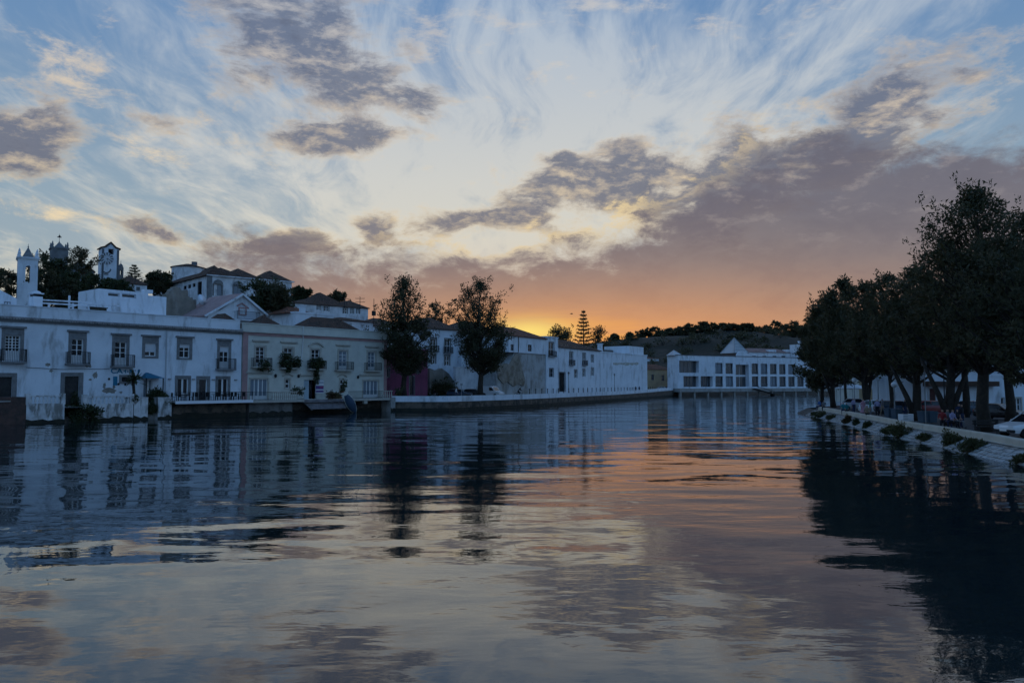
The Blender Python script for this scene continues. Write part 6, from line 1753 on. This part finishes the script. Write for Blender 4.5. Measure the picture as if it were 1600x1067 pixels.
# ------------------------------------------------------------------ street furniture
def lamp_post(label, loc, h, style='lantern', m=None, group=None):
    o = thing('street_lamp', label, 'street lamp', loc, 0, group); m = m or IRON
    MB().lathe([(.16, 0), (.14, .5), (.07, .7), (.05, h * .6), (.045, h)], n=8).build('post', m, o)
    if style == 'lantern':
        MB().lathe([(.10, 0), (.20, .42), (.22, .46)], 0, 0, h, 6).build('lantern', mat('unlit_lantern_glass', (.35, .36, .36), .3), o); MB().lathe([(.26, .46), (.10, .66), (.03, .78)], 0, 0, h, 6).build('lantern_cap', m, o)
    else:
        MB().blob((0, 0, h + .24), (.27, .27, .27), 12, 8).build('globe', mat('white_globe', (.62, .64, .66), .3), o, smooth=True)
    return o
lamp_post('iron street lamp on the far quay before the long white quay house', tpt(888.5, 170, ST), 4.2)
lamp_post('iron street lamp on the far quay before the blank white house', tpt(960, 200, ST), 4.2)
lamp_post('slender street lamp with pale globe on the plaza beside the two stemmed tree', pl_(1334, 88), 3.4, 'globe', GREYM)
lamp_post('slender street lamp with pale globe behind the slim trunked tree', pl_(1371, 95), 3.6, 'globe', GREYM)
lamp_post('dark street lamp behind the forked tree', pl_(1474, 66), 4.0, 'lantern')
lamp_post('street lamp with pale globe before the dark blue parked car', pl_(1396, 74), 2.9, 'globe', GREYM)
for lab, px, Y, z, h in (('thin pale pole on the quay between the two quay trees', 721, 126, ST, 2.4), ('thin grey pole on the plaza beside the blue bins', 1444, 62, PZ, 5.0), ('thin grey signpost near the river point', 1312, 92, PZ, 3.2)):
    o = thing('sign_pole', lab, 'pole', tpt(px, Y, z)); MB().lathe([(.04, 0), (.035, h)], n=6).build('post', GREYM, o); MB().lathe([(.12, 0), (.12, .03)], n=8).build('base_plate', GREYM, o); MB().box(-.2, .2, -.02, .02, h - .35, h).build('sign_plate', GREYM, o)
bo = thing('bollard', 'short dark iron bollard in the row behind the white quay parapet', 'bollard', (0, 0, 0), 0, 'iron bollards along the far quay')
MB().lathe([(.12, 0), (.12, .1), (.07, .2), (.07, 1.2)], n=8).build('post', IRON, bo); MB().blob((0, 0, 1.3), (.12, .12, .13), 8, 5).build('knob', IRON, bo)
inl = resample(offset_line(QL, 1.6), 3.2); first = True
for (x, y) in inl:
    px = 800 + x / y * F
    if 822 < px < 1030:
        if first: bo.location = (x, y, ST); first = False
        else: copy_tree(bo, (x, y, ST))
def parasol(label, loc, r=1.9, h=2.5):
    o = thing('parasol', label, 'parasol', loc, 0, 'white cafe parasols'); MB().lathe([(.03, 0), (.03, h)], n=6).build('pole', GREYM, o); MB().lathe([(.3, 0), (.28, .08), (.05, .1)], n=10).build('base', CONC, o)
    c = MB().lathe([(r, h - .35), (r * .5, h), (.06, h + .28)], n=8, cx=0, cy=0, z=0); c.build('canopy', CLOTH_W, o)
    v = MB().tube([(r * math.cos(i * math.pi / 4), r * math.sin(i * math.pi / 4), h - .42) for i in range(9)], .08, 4); v.build('valance', CLOTH_W, o)
for lab, px, Y in (('white cafe parasol left of the two stemmed tree', 1331, 112), ('white cafe parasol behind the two stemmed tree', 1356, 114), ('white cafe parasol right of the slim trunked tree', 1402, 104), ('white cafe parasol behind the slim trunked tree', 1384, 112), ('white cafe parasol behind the outermost plaza trees', 1306, 122)):
    parasol(lab, pl_(px, Y), 2.3 if px != 1356 else 1.9, 3.0)
b = thing('park_bench', 'dark timber bench with backrest at the foot of the tallest plaza tree', 'bench', pl_(1541, 51.3), R(6))
for i in range(3): MB().box(-.9, .9, -.22 + i * .15, -.10 + i * .15, .42, .46).build('seat_slat', WOODD, b)
for i in range(2): MB().box(-.9, .9, .25, .29, .55 + i * .17, .68 + i * .17).build('back_slat', WOODD, b)
for x in (-.75, .75): MB().box(x - .04, x + .04, -.2, .27, 0, .42).build('leg', IRON, b); MB().box(x - .04, x + .04, .2, .26, .42, .86).build('back_post', IRON, b)
def bin_(label, loc):
    o = thing('litter_bin', label, 'bin', loc, R(10), 'blue bins on the plaza'); o.scale = (.72, .72, .8); BB = mat('blue_grey_bin', (.05, .08, .11), .6)
    MB().add([(-.42, -.4, .1), (.42, -.4, .1), (.42, .4, .1), (-.42, .4, .1), (-.5, -.48, 1.15), (.5, -.48, 1.15), (.5, .48, 1.15), (-.5, .48, 1.15)], [(3, 2, 1, 0), (4, 5, 6, 7), (0, 1, 5, 4), (1, 2, 6, 5), (2, 3, 7, 6), (3, 0, 4, 7)]).build('body', BB, o)
    MB().box(-.54, .54, -.54, .5, 1.153, 1.24).build('lid', BB, o)
    for x in (-.35, .35): t = MB().lathe([(.1, -.04), (.1, .04)], n=10).build('castor', TYRE, o, (x, .3, .1)); t.rotation_euler = (0, R(90), 0)
for lab, px, Y in (('blue grey wheeled bin closest to the thin plaza pole', 1441, 64.5), ('blue grey wheeled bin right of the thin plaza pole', 1452, 64.5), ('blue grey wheeled bin close to the thick trunked tree', 1399, 71), ('blue grey wheeled bin beside the teal crate', 1388, 72)): bin_(lab, pl_(px, Y))
o = thing('market_crate', 'white slatted crate standing on the plaza beside the thick trunked tree', 'crate', pl_(1413, 67.2), R(12))
for i in range(3):
    MB().box(-.5, .5, -.34, -.31, .08 + i * .2, .22 + i * .2).build('slat', CLOTH_W, o); MB().box(-.5, .5, .31, .34, .08 + i * .2, .22 + i * .2).build('slat', CLOTH_W, o)
for x in (-.5, .47): MB().box(x, x + .03, -.31, .31, .05, .66).build('end_panel', CLOTH_W, o)
MB().box(-.47, .47, -.31, .31, .05, .08).build('bottom', CLOTH_W, o)
# a lone bird over the araucaria
bd = thing('bird', 'tiny bird gliding in the orange sky left of the tall araucaria', 'bird', at(893, 490.5, 230))
bm = MB().blob((0, 0, 0), (.42, .11, .11), 8, 6); bm.tube([(.36, 0, .03), (.55, 0, .05)], [.09, .01], 6); bm.build('body', IRON, bd)
for s in (-1, 1): MB().add([(.2, s * .05, .05), (-.12, s * .05, .05), (-.2, s * .7, .22), (-.3, s * 1.15, .12), (.05, s * .6, .22)], [(0, 1, 2, 4), (4, 2, 3)]).build('wing', IRON, bd)
bd.rotation_euler = (0, 0, R(15))
